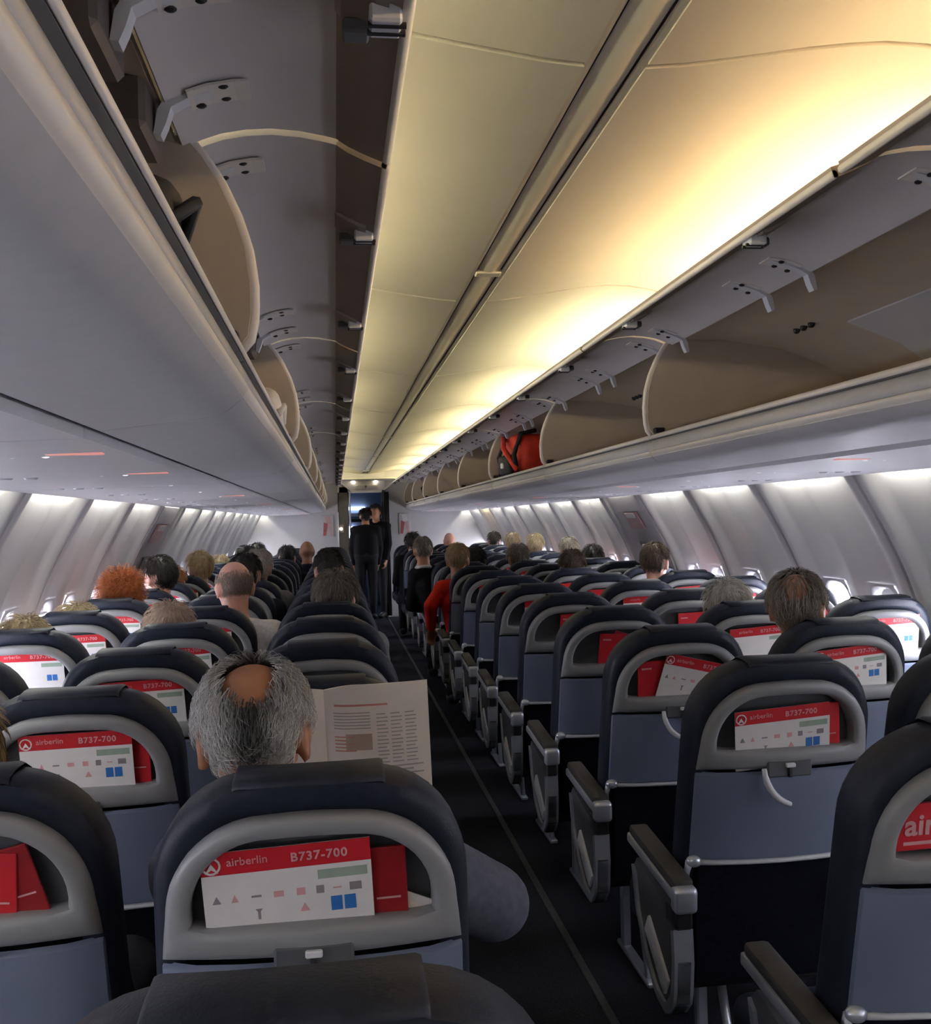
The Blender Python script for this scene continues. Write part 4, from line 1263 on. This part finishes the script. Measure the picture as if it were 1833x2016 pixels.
GREYW = [(0.55, 0.55, 0.53), (0.36, 0.36, 0.35), (0.16, 0.155, 0.15), (0.62, 0.62, 0.60)]
DARK = [(0.012, 0.010, 0.009), (0.022, 0.017, 0.014), (0.035, 0.026, 0.02)]
BLOND = [(0.50, 0.40, 0.24), (0.58, 0.48, 0.30), (0.40, 0.31, 0.18)]
GREYB = [(0.20, 0.175, 0.14), (0.12, 0.10, 0.08), (0.30, 0.27, 0.23)]
REDH = [(0.46, 0.13, 0.03), (0.34, 0.085, 0.02), (0.56, 0.19, 0.05)]
BROWN = [(0.085, 0.05, 0.03), (0.05, 0.03, 0.02), (0.12, 0.075, 0.045)]
SAND = [(0.42, 0.30, 0.16), (0.33, 0.22, 0.11), (0.5, 0.38, 0.22)]

def man_hair(u, q):
    # white at the temples, iron grey to nearly black down the middle of the back
    side = min(1.0, abs(u[0]) / 0.62)
    v_ = 0.06 + 0.74 * side ** 1.5
    if u[2] > 0.35: v_ = 0.20 + 0.50 * side
    v_ *= 0.45 + 0.9 * q
    return (v_, v_ * 0.985, v_ * 0.95)


yh = lambda k: row_y(k) + 0.24
# the reading man in the front aisle seat of the left block
man, _ = person('grey-haired man with a bald crown reading a magazine, blue-grey shirt', -0.628, 1.70, 1.264, 'tan', 'bluegrey',
                H_(GREYW, 5200, 0.036, 0.00095, crown_bald, lift=0.28, curl=0.03, seed=4, segs=4, r=(0.081, 0.101, 0.098), cap_col=np.array((0.17, 0.15, 0.13)), colfn=man_hair),
                pitch=24, roll=-2, seat=(0.13, 0.12), voxel=0.0075, relbow=(0.410, 0.09, 0.80), rhand=(0.27, 0.27, 0.88), lelbow=(-0.10, 0.12, 0.80), lhand=(-0.03, 0.27, 0.88), shs=0.95, big=1.03, arm_r=1.28)

# his open magazine
bk = thing('magazine', 'open magazine held up by the man with the bald crown', 'magazine', (-0.508, 2.005, 0.90), None)
bk.rotation_euler = (math.radians(6), math.radians(-1.5), math.radians(-4))
def page_y(t): return 0.012 * math.sin(min(1, t / 0.045) * math.pi / 2) * -1 - 0.010 * math.sin(t / 0.205 * math.pi)
for sgn in (1, -1):
    W_, Hh_ = 0.205, 0.283
    v, f = [], []
    N_ = 14
    for i in range(N_ + 1):
        t_ = W_ * i / N_
        for z in (0, Hh_):
            for d in (0.0, 0.006 * (1 - 0.6 * i / N_) + 0.001):
                v.append((sgn * t_, page_y(t_) + d, z + (0.012 * math.sin(min(1, t_ / 0.06) * math.pi / 2) - 0.012 if z > 0 else 0)))
    for i in range(N_):
        a = i * 4
        f += [(a, a + 4, a + 6, a + 2), (a + 1, a + 3, a + 7, a + 5), (a, a + 1, a + 5, a + 4), (a + 2, a + 6, a + 7, a + 3)]
    f += [(0, 2, 3, 1), (N_ * 4, N_ * 4 + 1, N_ * 4 + 3, N_ * 4 + 2)]
    pg = MB().add(v, f).build('page', 'page', bk, angle=0.5)
    if sgn > 0:
        def strip(x0, x1, z0, z1, m):
            n_ = max(2, int((x1 - x0) / 0.02) + 1)
            vv, ff = [], []
            for i in range(n_ + 1):
                t_ = x0 + (x1 - x0) * i / n_
                vv += [(t_, page_y(t_) - 0.0006, z0), (t_, page_y(t_) - 0.0006, z1)]
            for i in range(n_): ff.append((2 * i, 2 * i + 2, 2 * i + 3, 2 * i + 1))
            MB().add(vv, ff).build('print', m, pg)
        strip(0.02, 0.125, 0.2405, 0.2445, 'page_red')
        for q in range(6):
            strip(0.018, 0.090, 0.226 - q * 0.0062, 0.2285 - q * 0.0062, 'page_ink')
        strip(0.040, 0.092, 0.152, 0.185, 'page_tan')
        for q in range(5): strip(0.018, 0.060 - 0.006 * (q % 2), 0.178 - q * 0.007, 0.1805 - q * 0.007, 'page_red')
        for c_x in (0.102, 0.130, 0.158):
            for q in range(14): strip(c_x, c_x + 0.022 - 0.004 * (q % 3 == 0), 0.222 - q * 0.0075, 0.2245 - q * 0.0075, 'page_ink')
        for q in range(4): strip(0.02, 0.19 - 0.02 * (q % 2), 0.115 - q * 0.008, 0.118 - q * 0.008, 'page_ink')

# everyone else: head top measured in the photograph, row from the seat they sit in
person('sandy-haired passenger cut off by the picture edge, left middle seat', -1.125, 1.70, 1.235, 'fair', 'brown', H_(SAND, 1500, 0.05, 0.0015, long_hair, lift=0.15, seed=5), seat=(0.05, 0.1))
person('passenger with pale blond hair in the left window seat, fifth row', -1.64, yh(4), 1.172, 'fair', 'grey', H_(BLOND, 900, 0.05, 0.0016, long_hair, seed=6), pitch=8)
person('passenger with light pinkish-blond hair in the left middle seat, fifth row', -1.115, yh(4), 1.205, 'fair', 'green', H_([(0.46, 0.33, 0.26), (0.52, 0.40, 0.32)], 900, 0.045, 0.0016, seed=7))
person('blond passenger whose hair just shows beside the window, sixth row', -1.63, yh(5), 1.165, 'fair', 'white', H_(BLOND, 600, 0.05, 0.002, long_hair, seed=8))
person('passenger with curly red-orange hair beside the left windows', -1.585, yh(6), 1.262, 'fair', 'brown', H_(REDH, 1600, 0.05, 0.0020, long_hair, curl=0.25, lift=0.6, seed=9))
person('dark-haired man turning his face to the left windows', -1.52, yh(7), 1.322, 'pink', 'navy', H_(DARK, 900, 0.035, 0.0022, seed=10), yaw=48)
person('bald man with a pink scalp and short grey fringe', -0.945, yh(5), 1.335, 'pink', 'white', H_([(0.20, 0.155, 0.125), (0.28, 0.22, 0.18)], 2600, 0.016, 0.0011, fringe(-0.08, 0.5), seed=11, lift=0.1, cap_min=2.0), pitch=14, yaw=18)
person('dark-haired passenger partly hidden by the bald man', -1.02, yh(7), 1.325, 'fair', 'navy', H_(DARK, 600, 0.04, 0.0022, seed=12))
person('grey-haired passenger in the left middle seat, ninth row', -1.0, yh(8), 1.325, 'fair', 'grey', H_([(0.40, 0.35, 0.30), (0.5, 0.45, 0.4)], 700, 0.04, 0.002, seed=13))
person('blond passenger with a visible ear near the exit row', -1.48, yh(9), 1.305, 'fair', 'grey', H_(SAND, 600, 0.04, 0.0022, seed=14), yaw=35)
person('auburn-haired passenger just ahead of the dark-haired man', -1.56, yh(8), 1.235, 'pink', 'brown', H_([(0.25, 0.11, 0.05), (0.32, 0.15, 0.07)], 600, 0.04, 0.0022, seed=15))
person('passenger with yellow-blond hair, thirteenth row of the left block', -1.57, yh(12), 1.215, 'fair', 'black', H_(BLOND, 400, 0.04, 0.0026, seed=16), voxel=0.016)
person('passenger with dark grey hair, eleventh row of the left block', -1.20, yh(10), 1.325, 'fair', 'black', H_(DARK, 400, 0.04, 0.0026, seed=17), voxel=0.016)
person('black-haired passenger, fifteenth row of the left block', -1.33, yh(14), 1.29, 'fair', 'black', H_(DARK, 300, 0.04, 0.003, seed=18), voxel=0.016)
person('dark-haired passenger by the aisle, fourteenth row of the left block', -0.98, yh(13), 1.27, 'fair', 'black', H_(DARK, 300, 0.04, 0.003, seed=19), voxel=0.016)
person('brown-skinned man with a shaven head by the aisle far ahead', -0.80, yh(14), 1.305, 'brown', 'navy', None, voxel=0.016)
person('passenger with thick grey-brown hair in the left aisle seat', -0.492, yh(5), 1.268, 'fair', 'grey', H_(GREYB, 1300, 0.045, 0.0017, seed=21, r=(0.088, 0.102, 0.10)))
person('dark-haired man with a white collar in the left aisle seat', -0.53, yh(7), 1.335, 'pink', 'navy', H_(DARK, 800, 0.03, 0.002, seed=22), collar=True)
person('grey-haired man with a thin crown in the right middle seat', 1.045, yh(3), 1.285, 'tan', 'grey', H_([(0.23, 0.20, 0.165), (0.15, 0.13, 0.11), (0.32, 0.28, 0.23)], 2200, 0.04, 0.0014, thin_crown, lift=0.2, seed=23, r=(0.084, 0.103, 0.10)), pitch=8, yaw=-28, voxel=0.010)
person('passenger with fine grey hair low behind a right middle seat', 1.09, yh(4), 1.212, 'fair', 'grey', H_([(0.40, 0.38, 0.33), (0.5, 0.48, 0.43)], 900, 0.045, 0.0016, seed=24))
person('brown-haired man looking towards the right windows', 1.50, yh(7), 1.312, 'pink', 'white', H_(BROWN, 900, 0.03, 0.002, seed=25), yaw=-35)
person('sandy-haired man in a bright red sweater leaning into the aisle', 0.425, yh(9), 1.312, 'tan', 'red', H_(SAND, 900, 0.028, 0.0018, seed=26), seat=(0.10, 0.0), relbow=(0.30, 0.05, 0.85), lelbow=(-0.22, -0.06, 0.86), lhand=(-0.20, 0.16, 0.66), yaw=-10)
person('man in a black jacket and white collar leaning into the aisle', 0.285, yh(11), 1.345, 'tan', 'black', H_(GREYB, 700, 0.025, 0.002, seed=27), seat=(0.22, 0.0), yaw=8, collar=True)
person('dark-haired passenger far ahead in the right aisle seat', 0.47, yh(16), 1.345, 'fair', 'black', H_(DARK, 300, 0.06, 0.003, long_hair, seed=28), voxel=0.016)
person('dark-haired passenger ahead of the man in red', 0.66, yh(10), 1.258, 'fair', 'black', H_(DARK, 500, 0.04, 0.0024, seed=29), voxel=0.014)
person('passenger with dark brown hair, right middle seat, ninth row', 1.135, yh(8), 1.258, 'fair', 'black', H_(BROWN, 600, 0.04, 0.0024, seed=30), voxel=0.014)
person('black-haired passenger by the right windows, eleventh row', 1.66, yh(10), 1.245, 'fair', 'black', H_(DARK, 400, 0.04, 0.0026, seed=31), voxel=0.016)
person('grey-brown haired passenger, right middle seat, eleventh row', 1.02, yh(10), 1.275, 'fair', 'grey', H_(GREYB, 500, 0.04, 0.0026, seed=32), voxel=0.016)
person('pale-haired passenger by the right windows, twelfth row', 1.63, yh(11), 1.30, 'fair', 'grey', H_([(0.48, 0.44, 0.36), (0.4, 0.36, 0.29)], 400, 0.04, 0.0028, seed=33), voxel=0.016)
person('blond passenger by the right windows, fourteenth row', 1.60, yh(13), 1.315, 'fair', 'brown', H_(BLOND, 350, 0.04, 0.003, seed=34), voxel=0.016)
person('blond passenger by the right windows, sixteenth row', 1.62, yh(15), 1.315, 'fair', 'brown', H_(BLOND, 350, 0.04, 0.003, seed=35), voxel=0.016)
person('dark-haired passenger by the right windows, eighteenth row', 1.62, yh(17), 1.31, 'fair', 'black', H_(DARK, 300, 0.04, 0.003, seed=36), voxel=0.016)
person('passenger with a pink scalp, right middle seat, nineteenth row', 1.10, yh(18), 1.315, 'pink', 'black', None, voxel=0.016)
# collars that show at the neck
# standing crew at the doorway
person('crew member in dark uniform standing in the doorway, back of the head showing', -0.03, 15.15, 1.705, 'tan', 'black', H_(DARK, 500, 0.05, 0.003, seed=38), seated=False, voxel=0.014, group='cabin crew in the doorway')
person('crew member in dark uniform facing the aisle behind a colleague', 0.135, 15.45, 1.76, 'tan', 'black', H_(DARK, 500, 0.04, 0.003, seed=39), seated=False, voxel=0.014, face=160, yaw=-12, group='cabin crew in the doorway')

# ------------------------------------------------------------------ things in the overhead bins
def soft_bag(name, label, loc, dims, mat, rotz=0, parts=(), seed=0):
    t = thing(name, label, 'bag', loc, 'luggage in the overhead bins'); t.rotation_euler = (0, 0, math.radians(rotz))
    bm = bmesh.new(); bmesh.ops.create_cube(bm, size=1.0)
    bmesh.ops.subdivide_edges(bm, edges=list(bm.edges), cuts=5, use_grid_fill=True)
    rs = random.Random(seed)
    for v_ in bm.verts:
        p = v_.co
        q = Vector((p.x * 2, p.y * 2, p.z * 2)); L4 = (abs(q.x) ** 4 + abs(q.y) ** 4 + abs(q.z) ** 4) ** 0.25
        q = q / max(L4, 1e-6) * max(abs(q.x), abs(q.y), abs(q.z))
        k = 1 + 0.05 * math.sin(q.x * 5 + seed) * math.cos(q.z * 4 + q.y * 3)
        v_.co = Vector((q.x * dims[0] / 2 * k, q.y * dims[1] / 2 * k, dims[2] / 2 + q.z * dims[2] / 2 * (k if q.z > 0 else 1)))
    me = bpy.data.meshes.new('bag_body'); bm.to_mesh(me); bm.free()
    for p in me.polygons: p.use_smooth = True
    mobj('bag_body', me, t, mat)
    for nm, mb, m in parts: mb.build(nm, m, t, smooth=True)
    return t


st = lambda pts, r: MB().tube(pts, r, 6)
soft_bag('backpack', 'red backpack with black straps in the right overhead bin', (0.80, 6.52, 1.757), (0.26, 0.42, 0.30), 'bag_red', 8, [
    ('bag_pocket', MB().bbox(-0.17, -0.12, -0.10, 0.12, 0.03, 0.16, 0.02, 2), 'bag_black'),
    ('strap', st([(-0.125, -0.17, 0.02), (-0.155, -0.19, 0.15), (-0.10, -0.17, 0.29), (0.02, -0.12, 0.315)], 0.016), 'bag_black'),
    ('strap', st([(-0.125, 0.15, 0.02), (-0.16, 0.13, 0.15), (-0.11, 0.10, 0.28)], 0.014), 'bag_black'),
    ('strap', st([(-0.14, -0.20, 0.05), (-0.18, -0.05, 0.20), (-0.13, 0.10, 0.28)], 0.018), 'bag_red'),
    ('buckle', MB().bbox(-0.185, -0.16, -0.03, 0.02, 0.07, 0.11, 0.008, 2), 'silver')], 1)
soft_bag('duffel_bag', 'orange bag far forward in the right overhead bin', (0.80, 13.0, 1.757), (0.25, 0.5, 0.24), 'bag_orange', 0, [
    ('strap', st([(-0.12, -0.1, 0.02), (-0.15, -0.05, 0.16), (-0.05, 0, 0.26)], 0.018), 'bag_black')], 2)
soft_bag('white_bundle', 'white cloth bundle in the left overhead bin', (-0.715, 3.10, 1.764), (0.15, 0.30, 0.15), 'bag_white', 0, [
    ('bundle_fold', st([(0.07, -0.13, 0.06), (0.08, 0.0, 0.10), (0.07, 0.13, 0.06)], 0.012), 'bag_white')], 3)
soft_bag('camera_case', 'small black case beside the red backpack', (0.72, 6.93 - 0.12, 1.762), (0.10, 0.14, 0.10), 'bag_black', 0, [('strap', st([(-0.05, -0.05, 0.03), (-0.06, 0, 0.12), (-0.05, 0.05, 0.03)], 0.008), 'bag_black')], 5)
soft_bag('black_strap_bag', 'black bag corner poking over the near left bin lip', (-0.672, 0.99, 1.766), (0.09, 0.09, 0.07), 'bag_black', 0, [('strap', st([(0.04, -0.04, 0.02), (0.06, 0, 0.05), (0.04, 0.04, 0.02)], 0.007), 'bag_black')], 6)
